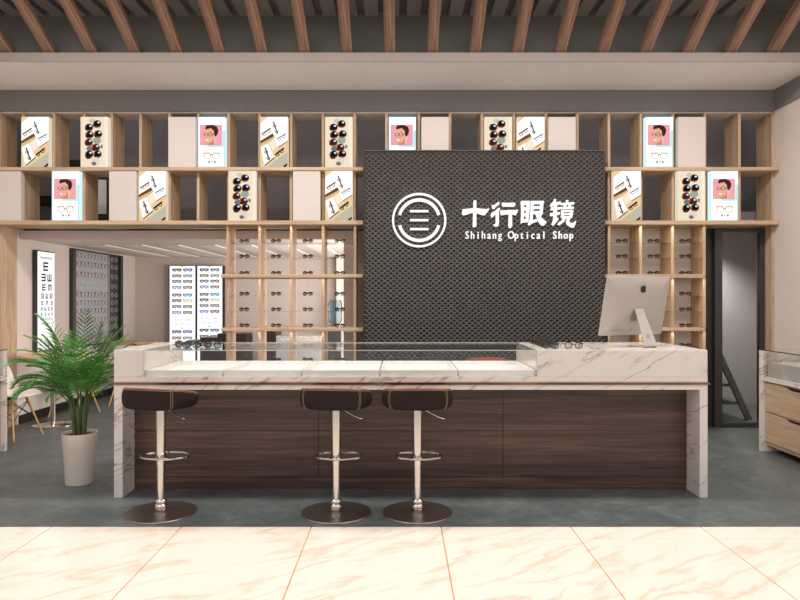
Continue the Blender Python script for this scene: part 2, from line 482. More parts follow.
# rack copies: one mesh each
fr, ln, tm = glasses_shapes(0.132, 0.034, 0.0044)
tm = [MB().tube([(0.06, 0.001, 0.03), (0.066, 0.012, 0.031), (0, 0.015, 0.027), (-0.055, 0.014, 0.014)], 0.004, 6), MB().tube([(-0.06, 0.001, 0.03), (-0.066, 0.018, 0.031), (0, 0.021, 0.027), (0.055, 0.02, 0.014)], 0.004, 6)]
one = MB()
for src, mi in ((fr, 0), (ln, 1), (tm[0], 0), (tm[1], 0)):
    one.add(src.v, src.f, mi)
glass_mesh_obj = one.build('eyeglasses', ['frame_black', 'lens'], smooth=False)
first = True
lv_words = ['topmost shelf', 'second level down', 'third level down', 'fourth level down', 'fifth level down', 'sixth level down', 'seventh level down', 'lowest level in view']
for side, pxs in (('left', left_px), ('right', rr_px)):
    n = len(pxs) - 1
    for ci, (a, b) in enumerate(zip(pxs[:-1], pxs[1:])):
        for i in range(8):
            if side == 'right' and i in (3, 4, 5, 6, 7) and ci < 2: continue   # behind the monitor
            if i == 7 and side == 'right': continue
            o = glass_mesh_obj if first else glass_mesh_obj.copy()
            if not first: col.objects.link(o)
            first = False
            X = wx((a + b) / 2 + (0.6 if side == 'left' else -3.2), 7.08)
            o.location = (X, 7.08, level_z(i) + 0.0005)
            o.rotation_euler = (0, 0, R(-24) if side == 'left' else R(-16))
            bay = {'left': ['bay farthest from the sign', 'second bay from the left', 'third bay from the left', 'bay next to the sign'],
                   'right': ['bay next to the sign', 'middle bay', 'bay next to the door']}[side][ci]
            tag(o, 'eyeglasses on %s rack, %s, %s' % (side, lv_words[i], bay), 'eyeglasses', 'eyeglasses on the %s display rack' % side)

# ------------------------------------------------------------------ printed pictures (backlit)
PM = {}
def pm(rgb, s=1.0):
    k = (rgb, s)
    if k not in PM: PM[k] = emit('print_%d_%d_%d' % rgb, rgb, s)
    return PM[k]
class Print:
    """flat print; coordinates u right 0..1, v down 0..1 on a sheet w x h centred at x, base z=0, facing -Y at y=0"""
    def __init__(s, w, h, src): s.w, s.h, s.src = w, h, src; s.mb = MB(); s.mats = []; s.k = 0
    def mi(s, rgb, st=1.0):
        m = pm(rgb, st)
        if m not in s.mats: s.mats.append(m)
        return s.mats.index(m)
    def P(s, p):
        x0, y0, x1, y1 = s.src
        u = min(1, max(0, (p[0] - x0) / (x1 - x0))); v = min(1, max(0, (p[1] - y0) / (y1 - y0)))
        return ((u - 0.5) * s.w, (1 - v) * s.h)
    def poly(s, pts, rgb, st=1.0):
        s.k += 1
        s.mb.poly([s.P(p) for p in pts], -0.00008 * s.k, 0, s.mi(rgb, st))
    def ell(s, cx, cy, rx, ry, rgb, n=14, rot=0):
        ca, sa = math.cos(rot), math.sin(rot)
        s.poly([(cx + rx * math.cos(2 * math.pi * k / n) * ca - ry * math.sin(2 * math.pi * k / n) * sa,
                 cy + rx * math.cos(2 * math.pi * k / n) * sa + ry * math.sin(2 * math.pi * k / n) * ca) for k in range(n)], rgb)
    def line(s, p, q, t, rgb):
        d = Vector((q[0] - p[0], q[1] - p[1])).normalized(); nx, ny = -d.y * t / 2, d.x * t / 2
        s.poly([(p[0] + nx, p[1] + ny), (q[0] + nx, q[1] + ny), (q[0] - nx, q[1] - ny), (p[0] - nx, p[1] - ny)], rgb)
    def ring(s, cx, cy, rx, ry, t, rgb, n=14):
        s.k += 1; mi = s.mi(rgb); vs = []; fs = []
        for k in range(n):
            a = 2 * math.pi * k / n
            for q in (1, 0):
                p = s.P((cx + (rx - q * t) * math.cos(a), cy + (ry - q * t) * math.sin(a)))
                vs.append((p[0], -0.00008 * s.k, p[1]))
        for k in range(n):
            j = (k + 1) % n; fs.append((2 * k, 2 * k + 1, 2 * j + 1, 2 * j))
        s.mb.add(vs, fs, mi)
    def spec(s, p, q, r, rgb, t=6):
        """small pair of spectacles between p and q"""
        s.line(p, q, t, rgb)
        for f in (0.25, 0.75):
            cx, cy = p[0] + (q[0] - p[0]) * f, p[1] + (q[1] - p[1]) * f + r * 0.7
            s.ring(cx, cy, r, r * 0.8, t * 0.5, rgb, 10)
    def build(s, parent, name='printed_picture'):
        me_base = s.mb
        return me_base
def print_A(w, h):
    p = Print(w, h, (35, 42, 315, 565))
    p.poly([(35, 42), (315, 42), (315, 565), (35, 565)], (240, 208, 162))
    p.poly([(112, 42), (315, 42), (315, 290), (215, 355), (175, 240), (160, 212), (35, 290), (35, 108)], (255, 253, 250), 1.1)
    p.poly([(35, 294), (162, 214), (178, 242), (35, 320)], (104, 72, 46))
    p.poly([(35, 320), (178, 242), (185, 262), (35, 350)], (222, 186, 138))
    p.poly([(120, 318), (182, 262), (212, 350), (160, 400)], (252, 238, 218))
    p.poly([(38, 360), (115, 318), (178, 458), (75, 545)], (255, 253, 250), 1.1)
    p.poly([(75, 545), (178, 458), (182, 470), (84, 552)], (70, 52, 38))
    p.poly([(215, 355), (315, 290), (315, 300), (222, 362)], (120, 90, 62))
    p.poly([(105, 565), (315, 405), (315, 565)], (196, 190, 170))
    p.poly([(262, 560), (310, 522), (310, 548), (290, 565)], (40, 36, 32))
    p.spec((50, 222), (142, 160), 21, (96, 70, 48), 13)
    p.spec((168, 92), (212, 218), 19, (92, 84, 92), 13)
    p.spec((203, 274), (296, 218), 20, (84, 78, 78), 9)
    p.spec((186, 438), (276, 368), 22, (36, 30, 26), 18)
    p.spec((84, 362), (128, 492), 20, (86, 72, 70), 15)
    return p
def print_B(w, h):
    p = Print(w, h, (45, 42, 340, 570))
    p.poly([(45, 42), (340, 42), (340, 570), (45, 570)], (246, 228, 202))
    p.poly([(300, 42), (340, 42), (340, 570), (310, 570)], (252, 240, 220))
    for a in ((170, 84, 34, 22, (196, 204, 190)), (222, 288, 46, 40, (160, 172, 156)), (150, 376, 42, 28, (112, 124, 120)), (272, 355, 14, 20, (116, 132, 126))):
        p.ell(*a)
    for (x1, y1, x2, y2, c) in ((140, 148, 228, 112, (20, 22, 32)), (146, 226, 238, 218, (16, 20, 34)), (138, 306, 215, 360, (76, 30, 30)), (142, 432, 234, 428, (18, 20, 30))):
        p.line((x1, y1 + 4), (x2, y2 + 4), 16, (168, 98, 62))
        for (x, y) in ((x1, y1), (x2, y2)):
            p.ell(x - 5, y + 7, 47, 41, (170, 108, 74)); p.ell(x - 30, y + 22, 16, 16, (60, 38, 30)); p.ell(x, y, 38, 35, c); p.ell(x + 12, y - 11, 14, 11, (206, 220, 234))
    p.ell(130, 472, 30, 14, (66, 44, 36))
    p.ell(205, 512, 46, 46, (226, 216, 204)); p.ell(190, 534, 26, 20, (120, 108, 100))
    return p
def print_C(w, h):
    p = Print(w, h, (22, 62, 285, 570))
    p.poly([(22, 62), (285, 62), (285, 570), (22, 570)], (255, 255, 255), 1.15)
    cy = (196, 240, 246)
    p.poly([(258, 200), (285, 200), (285, 570), (272, 570), (272, 368), (258, 368)], cy)
    p.poly([(120, 350), (260, 350), (260, 368), (120, 368)], cy)
    p.poly([(22, 62), (285, 62), (285, 68), (22, 68)], cy); p.poly([(22, 62), (28, 62), (28, 570), (22, 570)], cy)
    p.poly([(22, 562), (285, 562), (285, 570), (22, 570)], cy)
    p.poly([(42, 142), (255, 142), (255, 350), (42, 350)], (246, 168, 180))
    sk = (234, 176, 150)
    p.poly([(42, 350), (52, 330), (110, 316), (180, 322), (235, 336), (250, 350)], sk)
    p.poly([(120, 290), (185, 270), (190, 345), (112, 345)], (206, 136, 108))
    p.poly([(104, 148), (160, 142), (205, 160), (220, 196), (214, 232), (196, 262), (170, 240), (150, 180), (100, 200), (92, 176)], (72, 40, 34))
    p.poly([(96, 190), (150, 176), (176, 204), (184, 262), (160, 316), (126, 334), (102, 316), (90, 280), (84, 240)], sk)
    p.poly([(100, 286), (132, 292), (120, 306), (104, 300)], (255, 246, 240)); p.poly([(88, 214), (116, 206), (130, 230), (100, 262)], (242, 188, 162)); p.poly([(140, 270), (160, 262), (156, 296), (138, 306)], (240, 182, 156))
    p.poly([(180, 268), (205, 256), (196, 300), (190, 340), (176, 340)], (244, 196, 176))
    p.ring(100, 240, 20, 18, 5, (70, 40, 34)); p.ring(142, 240, 22, 20, 5, (70, 40, 34))
    p.line((164, 238), (192, 236), 6, (70, 40, 34))
    p.line((70, 430), (142, 428), 9, (206, 160, 80)); p.line((168, 428), (240, 430), 9, (206, 160, 80))
    p.ring(112, 456, 36, 34, 6, (196, 164, 120)); p.ring(196, 456, 36, 34, 6, (196, 164, 120))
    p.line((140, 444), (170, 444), 8, (150, 106, 44))
    p.poly([(120, 508), (140, 508), (140, 528), (120, 528)], (54, 190, 110))
    p.poly([(152, 508), (166, 508), (166, 528), (152, 528)], (248, 186, 190))
    p.poly([(178, 508), (194, 508), (194, 528), (178, 528)], (166, 96, 74))
    return p
PRN = {'A': print_A, 'B': print_B, 'C': print_C}
BOX_Y0, BOX_Y1 = 6.912, 6.985
side_mat = {'A': pm((238, 222, 196), 0.9), 'B': pm((240, 226, 204), 0.9), 'C': pm((226, 248, 252), 1.0)}
cache = {}
desc = {'A': 'lit lightbox picturing frames on white cards', 'B': 'lit lightbox picturing sunglasses on pale sand', 'C': 'lit lightbox picturing a smiling woman in glasses', 'W': 'blank ivory box'}
def lightbox(kind, px0, px1, row, where):
    Y = BOX_Y0
    X0, X1 = wx(px0, Y), wx(px1, Y)
    z0 = (z_mid1 if row == 1 else z_low1) + 0.001
    z1 = wz(116, Y) if row == 1 else z_mid0 - 0.003
    cx = (X0 + X1) / 2; w = 27.3 * Y / F; h = 50.3 * Y / F if row == 1 else z1 - z0
    label = desc[kind] + ', ' + where
    if kind == 'W':
        o = MB().box(-w / 2, w / 2, 0, BOX_Y1 - Y, 0, h).build('blank_box', 'beige_panel', base=(0, 0, 0), bevel=0.003)
        o.location = (cx, Y, z0)
        tag(o, label, 'box', 'boxes in the upper compartments'); return
    key = (kind, row)
    if key not in cache:
        root = thing('advertising_lightbox', label, 'lightbox', (0, 0, 0), 'boxes in the upper compartments')
        b = MB().box(-w / 2, w / 2, 0.001, BOX_Y1 - Y, 0, h)
        b.build('housing', [side_mat[kind]], root)
        p = PRN[kind](w, h)
        if kind == 'C':
            s = Print(w, h, (0, 0, 1, 1))
        me = p.mb.build('printed_picture', p.mats, root)
        cache[key] = root; o = root
    else:
        o = dup(cache[key])
    o['label'] = label
    o.location = (cx, Y, z0)
r1 = [('A', 21.6, 48.4, 'upper row, leftmost, above the eye chart'), ('B', 80.5, 108, 'upper row, second box from the left'),
      ('W', 168, 195.7, 'upper row, left of the sign, beside a portrait'), ('C', 197.5, 225.5, 'upper row, directly right of a blank box'),
      ('A', 260.5, 287.5, 'upper row, above the left rack'), ('B', 325, 352.5, 'upper row, left of the sign\'s top corner'),
      ('C', 388.6, 416, 'half hidden behind the top of the sign'), ('W', 421.5, 448.7, 'behind the sign\'s top edge, next to the portrait'),
      ('B', 484.7, 512.2, 'half hidden behind the sign\'s top edge'), ('A', 517.4, 544.6, 'half hidden behind the sign\'s top edge'),
      ('W', 548.4, 576, 'behind the sign\'s top edge, right end'), ('C', 646, 672.7, 'upper row, right of the sign'),
      ('W', 678.5, 705.3, 'upper row, right of the sign')]
r2 = [('W', -6.5, 21, 'lower row, cut by the left edge of the photo'), ('C', 52, 79, 'lower row, above the eye test chart'),
      ('W', 109, 136.3, 'lower row, between a portrait and a frames picture'), ('A', 138.8, 166, 'lower row, directly right of a blank box'),
      ('B', 228.5, 255.7, 'lower row, on the left rack'), ('W', 293, 320, 'lower row, above the left rack'),
      ('A', 325, 352.5, 'lower row, touching the left side of the sign'), ('A', 613.5, 641, 'lower row, touching the right side of the sign'),
      ('B', 677.7, 705, 'lower row, right of the sign'), ('C', 710.3, 738.5, 'lower row, above the dark glass door')]
for k, a, b, wh in r1: lightbox(k, a, b, 1, wh)
for k, a, b, wh in r2: lightbox(k, a, b, 2, wh)

# ------------------------------------------------------------------ sign
SGY = 6.78
sx0, sx1 = wx(363.5, SGY), wx(605.5, SGY); sz1 = wz(150, SGY)
sign = thing('shop_sign', 'large black latticed sign wall with white round emblem and shop lettering', 'sign', ((sx0 + sx1) / 2, SGY + 0.05, 0))
m = MB().box(sx0, sx1, SGY + 0.014, 6.885, 0.0, sz1, 0)
m.box(sx0, sx1, SGY - 0.001, SGY + 0.014, sz1 - 0.012, sz1, 1)
# embossed rhombus lattice
pw, ph = 6.0 * SGY / F, 5.0 * SGY / F
nx = int((sx1 - sx0) / pw) ; pw = (sx1 - sx0) / nx
nz = int((sz1 - 0.014 - 0.5) / (ph / 2))
for j in range(nz):
    zc = sz1 - 0.014 - ph / 2 - j * ph / 2
    for i in range(nx + (0 if j % 2 == 0 else -1)):
        xc = sx0 + pw * (i + (0.5 if j % 2 == 0 else 1.0))
        a, b = pw / 2, ph / 2; ia, ib = a * 0.68, b * 0.62
        o_ = [(xc - a, SGY, zc), (xc, SGY, zc - b), (xc + a, SGY, zc), (xc, SGY, zc + b)]
        i_ = [(xc - ia, SGY + 0.003, zc), (xc, SGY + 0.003, zc - ib), (xc + ia, SGY + 0.003, zc), (xc, SGY + 0.003, zc + ib)]
        m.add(o_ + i_, [(0, 1, 5, 4), (1, 2, 6, 5), (2, 3, 7, 6), (3, 0, 4, 7)], 1)
        m.add(i_ + [(xc, SGY + 0.013, zc - ib * 0.2)], [(0, 1, 4), (1, 2, 4), (2, 3, 4), (3, 0, 4)], 0)
part(m, 'lattice_panel', ['sign_base', 'sign_lattice'], sign)
LY = SGY - 0.03   # lettering face
k2 = LY / F
def sg(px, py): return ((px - 400) * k2, CAMZ - (py - 300) * k2)
def ringpoly(mb, c, ro, ri, a0, a1, n, y, th):
    vs = []; fs = []
    full = abs(a1 - a0) > 359
    cnt = n if full else n + 1
    for i in range(cnt):
        a = R(a0 + (a1 - a0) * i / n)
        for r_ in (ro, ri):
            for yy in (y, y + th): vs.append((c[0] + r_ * math.cos(a), yy, c[1] + r_ * math.sin(a)))
    for i in range(n):
        j = (i + 1) % cnt
        A0, B0 = i * 4, j * 4
        fs += [(A0, B0, B0 + 2, A0 + 2), (A0 + 1, A0 + 3, B0 + 3, B0 + 1), (A0, A0 + 1, B0 + 1, B0), (A0 + 2, B0 + 2, B0 + 3, A0 + 3)]
    if not full: fs += [(0, 2, 3, 1), ((cnt - 1) * 4, (cnt - 1) * 4 + 1, (cnt - 1) * 4 + 3, (cnt - 1) * 4 + 2)]
    mb.add(vs, fs)
em = MB(); cc = sg(419.25, 220)
ringpoly(em, cc, 27.2 * k2, 25.2 * k2, 0, 360, 64, LY, 0.028)
ringpoly(em, cc, 21.8 * k2, 18.8 * k2, 15, 165, 32, LY, 0.028)
ringpoly(em, cc, 21.8 * k2, 18.8 * k2, 195, 345, 32, LY, 0.028)
for py in (211, 220, 229):
    a, b = sg(410, py - 1), sg(428.5, py + 1); em.box(a[0], b[0], LY, LY + 0.028, b[1], a[1])
part(em, 'round_emblem', 'sign_white', sign)
S = 800 / 67.0
HAN = [
 (455, 195, [
  [(222, 70), (240, 58), (256, 68), (256, 372), (236, 385), (214, 375)],
  [(92, 170), (160, 162), (240, 155), (330, 164), (380, 168), (408, 155), (400, 188), (358, 238), (330, 238), (260, 213), (200, 211), (130, 235), (95, 240), (85, 212)]]),
 (455, 195, [
  [(515, 80), (536, 95), (525, 116), (500, 132), (470, 165), (450, 160), (440, 120), (465, 120), (495, 100)],
  [(530, 150), (541, 165), (525, 192), (500, 212), (455, 262), (435, 266), (428, 232), (440, 210), (480, 190), (515, 156)],
  [(488, 205), (525, 195), (525, 350), (515, 372), (490, 376), (465, 366), (462, 350), (482, 345), (490, 330)],
  [(565, 90), (600, 93), (710, 90), (722, 105), (718, 130), (700, 138), (600, 135), (575, 138), (560, 118)],
  [(545, 180), (580, 183), (660, 176), (720, 180), (752, 170), (748, 205), (728, 240), (690, 228), (600, 230), (560, 240), (542, 222)],
  [(645, 222), (682, 222), (684, 375), (665, 395), (648, 388), (641, 370)]]),
 (517, 195, [
  [(48, 72), (84, 68), (86, 200), (78, 325), (48, 340), (54, 200)],
  [(118, 70), (155, 68), (150, 200), (136, 322), (106, 318), (112, 200)],
  [(60, 70), (150, 69), (148, 115), (60, 117)], [(62, 146), (142, 143), (140, 182), (60, 186)],
  [(62, 216), (140, 212), (136, 250), (60, 254)], [(58, 290), (134, 286), (130, 322), (55, 330)],
  [(170, 70), (322, 70), (325, 90), (308, 106), (172, 108)],
  [(168, 72), (202, 72), (196, 200), (186, 298), (238, 285), (242, 318), (195, 332), (150, 362), (132, 350), (156, 290), (164, 200)],
  [(280, 100), (318, 90), (306, 222), (276, 222)],
  [(185, 134), (300, 130), (298, 162), (185, 167)], [(180, 192), (305, 188), (308, 222), (180, 226)],
  [(222, 222), (262, 222), (290, 268), (355, 325), (325, 362), (295, 362), (262, 322), (240, 262)],
  [(282, 200), (314, 214), (280, 262), (258, 252)]]),
 (517, 195, [
  [(450, 44), (470, 56), (452, 95), (422, 140), (400, 132), (405, 104), (435, 80)],
  [(438, 80), (528, 80), (522, 112), (428, 118)], [(412, 146), (516, 143), (512, 170), (404, 182)],
  [(398, 214), (516, 200), (512, 232), (404, 252)],
  [(444, 112), (480, 112), (477, 290), (492, 268), (497, 292), (436, 366), (418, 352), (437, 290)],
  [(590, 58), (616, 64), (612, 92), (594, 92)], [(528, 95), (686, 84), (682, 112), (528, 119)],
  [(556, 114), (584, 114), (592, 142), (570, 144)], [(626, 110), (652, 112), (636, 144), (614, 144)],
  [(518, 142), (682, 138), (677, 164), (518, 167)],
  [(534, 178), (560, 178), (558, 272), (530, 272)], [(642, 180), (676, 180), (658, 272), (632, 268)],
  [(538, 178), (676, 178), (672, 200), (538, 200)], [(556, 218), (648, 214), (646, 234), (556, 238)],
  [(532, 252), (658, 250), (652, 276), (534, 276)],
  [(555, 272), (588, 275), (562, 320), (510, 360), (488, 350), (500, 325), (535, 305)],
  [(604, 272), (636, 272), (624, 322), (650, 334), (680, 330), (706, 304), (700, 345), (680, 388), (650, 385), (600, 352), (590, 320)]]),
]
for ox, oy, polys in HAN:
    mb = MB()
    for q, pl in enumerate(polys):
        mb.poly([sg(ox + x / S, oy + y / S) for x, y in pl], LY - 0.00015 * q, 0.028)
    part(mb, 'chinese_character', 'sign_white', sign)

def text_mesh(ch, size):
    cu = bpy.data.curves.new('t', 'FONT'); cu.body = ch; cu.size = size; cu.align_x = 'CENTER'; cu.resolution_u = 3
    ob = bpy.data.objects.new('t', cu)
    col.objects.link(ob)
    dg = bpy.context.evaluated_depsgraph_get(); dg.update()
    me = bpy.data.meshes.new_from_object(ob.evaluated_get(dg))
    vs = [tuple(v.co) for v in me.vertices]; fs = [tuple(p.vertices) for p in me.polygons]
    bpy.data.objects.remove(ob); bpy.data.curves.remove(cu); bpy.data.meshes.remove(me)
    return vs, fs
tcache = {}
def put_text(mb, s, x, z, pitch, capH, y, th=0.0, m=0, narrow=1.0, bold=0.0, axis='x', sgn=1):
    """monospaced lettering, first character centred at x, baseline z"""
    for i, ch in enumerate(s):
        if ch == ' ': continue
        if ch not in tcache: tcache[ch] = text_mesh(ch, 1.0)
        vs, fs = tcache[ch]
        sc = capH / 0.70
        for dx in ((-bold, 0, bold) if bold else (0,)):
            if axis == 'x':
                o = [(x + i * pitch + vx * sc * narrow + dx, y - abs(dx) * 0.01, z + vy * sc) for vx, vy, _ in vs]
            else:
                o = [(y, x + i * pitch * sgn + vx * sc * narrow * sgn, z + vy * sc) for vx, vy, _ in vs]
            mb.add(o, fs, m)
            if th:
                mb.add([(a, b + th, c_) for a, b, c_ in o], [f[::-1] for f in fs], m)
lt = MB()
a = sg(467.2, 238.6)
for i_, ch_ in enumerate('Shihang Optical Shop'):
    if ch_ == ' ': continue
    lt = MB()
    put_text(lt, ch_, a[0] + i_ * 5.49 * k2, a[1], 0, 7.6 * k2, LY, 0.02, 0, {'m': .6}.get(ch_, 0.78), 0.12 * k2)
    part(lt, 'letter', 'sign_white', sign)

# ------------------------------------------------------------------ reception counter
CY0, CY1 = 4.607, 5.45
kc = CY0 / F
cx0, cx1 = wx(114, CY0), wx(707.6, CY0)
counter = thing('reception_counter', 'long white marble and dark walnut reception counter with glass display top', 'counter', (0.08, 5.0, 0))
zt = CAMZ - 50 * kc; zs1 = CAMZ - 77 * kc; zc1 = CAMZ - 82.3 * kc; zc0 = CAMZ - 84.7 * kc; zb0 = CAMZ - 89.8 * kc
gx0, gx1 = wx(143.2, CY0), wx(537.3, CY0)
part(MB().box(cx0, cx1, CY0, CY1, zc1, zs1), 'marble_slab', 'marble', counter)
part(MB().box(cx0, gx0, CY0, CY1, zs1 + 0.0003, zt), 'marble_block', 'marble', counter, bevel=0.002)
part(MB().box(gx1, cx1, CY0, CY1, zs1 + 0.0003, zt), 'marble_block', 'marble', counter, bevel=0.002)
part(MB().box(cx0 - 0.008, cx1 + 0.012, CY0 - 0.01, CY1, zc0, zc1 - 0.0002), 'copper_strip', 'copper', counter)
part(MB().box(cx0, cx1, CY0, CY1, zb0, zc0 - 0.0002), 'marble_slab', 'marble', counter)
lx1 = wx(122.5, CY0); rx0 = wx(699.7, CY0)
part(MB().box(cx0, lx1, CY0, CY1, 0, zb0 - 0.0003), 'marble_leg', 'marble', counter)
part(MB().box(rx0, cx1, CY0, CY1, 0, zb0 - 0.0003), 'marble_leg', 'marble', counter)
WY = 4.815; g = 0.004
part(MB().box(lx1 + 0.001, rx0 - 0.001, WY + 0.012, CY1 - 0.02, 0.0, zb0 - 0.001), 'cabinet_body', 'black', counter)
zpl = wz(477, WY); zmid = wz(430.8, WY)
vx = [lx1 + 0.001, wx(318.4, WY), wx(503, WY), rx0 - 0.001]
for i in range(3):
    for (z0, z1) in ((zpl + g / 2, zmid - g / 2), (zmid + g / 2, zb0 - 0.004)):
        part(MB().box(vx[i] + (g / 2 if i else 0), vx[i + 1] - (g / 2 if i < 2 else 0), WY, WY + 0.012, z0, z1), 'walnut_panel', 'walnut', counter)
part(MB().box(vx[0], vx[3], WY + 0.002, WY + 0.012, 0.001, zpl - g / 2), 'plinth', 'walnut', counter)
# glass display top
m = MB().box(gx0, gx1, CY0 + 0.004, CY1 - 0.004, zt - 0.006, zt, 0); m.box(gx0, gx1, CY0, CY0 + 0.004, zt - 0.006, zt, 1); m.box(gx0, gx1, CY1 - 0.004, CY1, zt - 0.006, zt, 1)
part(m, 'glass_top', ['glass', 'glass_edge'], counter)
m = MB().box(gx0, gx1, CY0 + 0.001, CY0 + 0.006, zs1 + 0.001, zt - 0.007, 0)
m.box(gx0, gx0 + 0.005, CY0, CY0 + 0.006, zs1 + 0.001, zt - 0.0065, 1); m.box(gx1 - 0.005, gx1, CY0, CY0 + 0.006, zs1 + 0.001, zt - 0.0065, 1)
part(m, 'glass_front', ['glass', 'glass_edge'], counter)
m = MB().box(gx0, gx1, CY1 - 0.006, CY1 - 0.001, zs1 + 0.001, zt - 0.007, 0)
part(m, 'glass_back', ['glass'], counter)
# white trays
ty0, ty1, tz0 = CY0 + 0.03, 5.37, zs1 + 0.0005
tz1 = wz(370.3, ty0); pit = (gx1 - gx0) / 5
tray_words = ['leftmost of the five', 'second from the left', 'the middle one of five', 'second from the right', 'rightmost, beside the tall marble block']
for i in range(5):
    a = gx0 + pit * i + 0.005; b = gx0 + pit * (i + 1) - 0.005; w_ = 0.016
    m = MB().box(a, b, ty0, ty1, tz0, tz0 + 0.008)
    m.box(a, b, ty0, ty0 + w_, tz0 + 0.008, tz1); m.box(a, b, ty1 - w_, ty1, tz0 + 0.008, tz1)
    m.box(a, a + w_, ty0 + w_, ty1 - w_, tz0 + 0.008, tz1); m.box(b - w_, b, ty0 + w_, ty1 - w_, tz0 + 0.008, tz1)
    o = m.build('display_tray', 'white', base=((a + b) / 2, (ty0 + ty1) / 2, tz0))
    tag(o, 'empty white display tray under the counter glass, ' + tray_words[i], 'tray', 'white trays in the counter')

# eyeglasses on the counter, with parts
def eyeglasses(label, mat='frame_black', w=0.14, h=0.042, r=0.003, folded=False):
    root = thing('eyeglasses', label, 'eyeglasses')
    fr, ln, tm = glasses_shapes(w, h, r)
    if folded:
        tm = [MB(), MB()]
        for s in (-1, 1):
            yy = 0.011 if s < 0 else 0.016
            tm[(s + 1) // 2].tube([(s * w * 0.46, 0.001, h * 0.85), (s * w * 0.5, yy, h * 0.9), (s * w * 0.3, yy + 0.002, h * 0.86), (-s * w * 0.38, yy + 0.002, h * 0.7), (-s * w * 0.46, yy, h * 0.35)], [r, r * 1.1, r, r, r * 0.8], 6)
    fr.build('rim', mat, root)
    for s in (0, 1):
        half = MB(); nn = len(ln.v) // 2
        half.add(ln.v[s * nn:(s + 1) * nn], [ln.f[0]]); half.build('lens', 'lens', root)
    for t_ in tm: t_.build('temple', mat, root)
    return root
proto = eyeglasses('tmp')
proto_b = eyeglasses('tmp', 'frame_brown', 0.135, 0.045, 0.0032)
def put_glasses(src, px, Y, rz, z, label, group=None, used=set()):
    o = dup(src) if src in used else src
    used.add(src); o.location = (wx(px, Y), Y, z + 0.001); o.rotation_euler = (0, 0, R(rz)); o['label'] = label
    if group: o['group'] = group
    return o
proto_f = eyeglasses('tmp', 'frame_black', 0.138, 0.042, 0.0032, True)
proto_g = eyeglasses('tmp', 'frame_brown', 0.136, 0.044, 0.0034, True)
put_glasses(proto, 573.5, 4.71, -4, zt, 'single black eyeglasses open on the marble desk, right of the slanting row')
GL = 'eyeglasses gathered on the glass top'
put_glasses(proto_f, 212.5, 4.75, -5, zt, 'black eyeglasses, rightmost of the cluster on the glass top', GL)
put_glasses(proto_b, 203, 4.86, 5, zt, 'brown open eyeglasses in the glass top cluster, behind the rightmost pair', GL)
put_glasses(proto_f, 191.5, 4.73, 7, zt, 'black eyeglasses, left of two in front in the glass top cluster', GL)
put_glasses(proto_g, 183, 4.81, -9, zt, 'brown folded eyeglasses, leftmost of the cluster on the glass top', GL)
put_glasses(proto_f, 184, 4.91, 4, zt, 'black eyeglasses, farthest back in the cluster on the glass top', GL)
GR = 'eyeglasses in a row on the marble desk'
rowd = ['farthest back', 'second from the back', 'third from the back', 'fourth from the back', 'fifth from the back', 'sixth from the back', 'seventh from the back', 'eighth from the back', 'nearest the front edge']
for k in range(9):
    px = 535 + 1.9 * k; Y = 5.28 - 0.07 * k
    put_glasses(proto_f if k % 2 == 0 else proto_g, px, Y, -38, zt, ('black' if k % 2 == 0 else 'brown') + ' eyeglasses in the slanting row on the marble, ' + rowd[k], GR)
for o_ in (proto_b,): pass

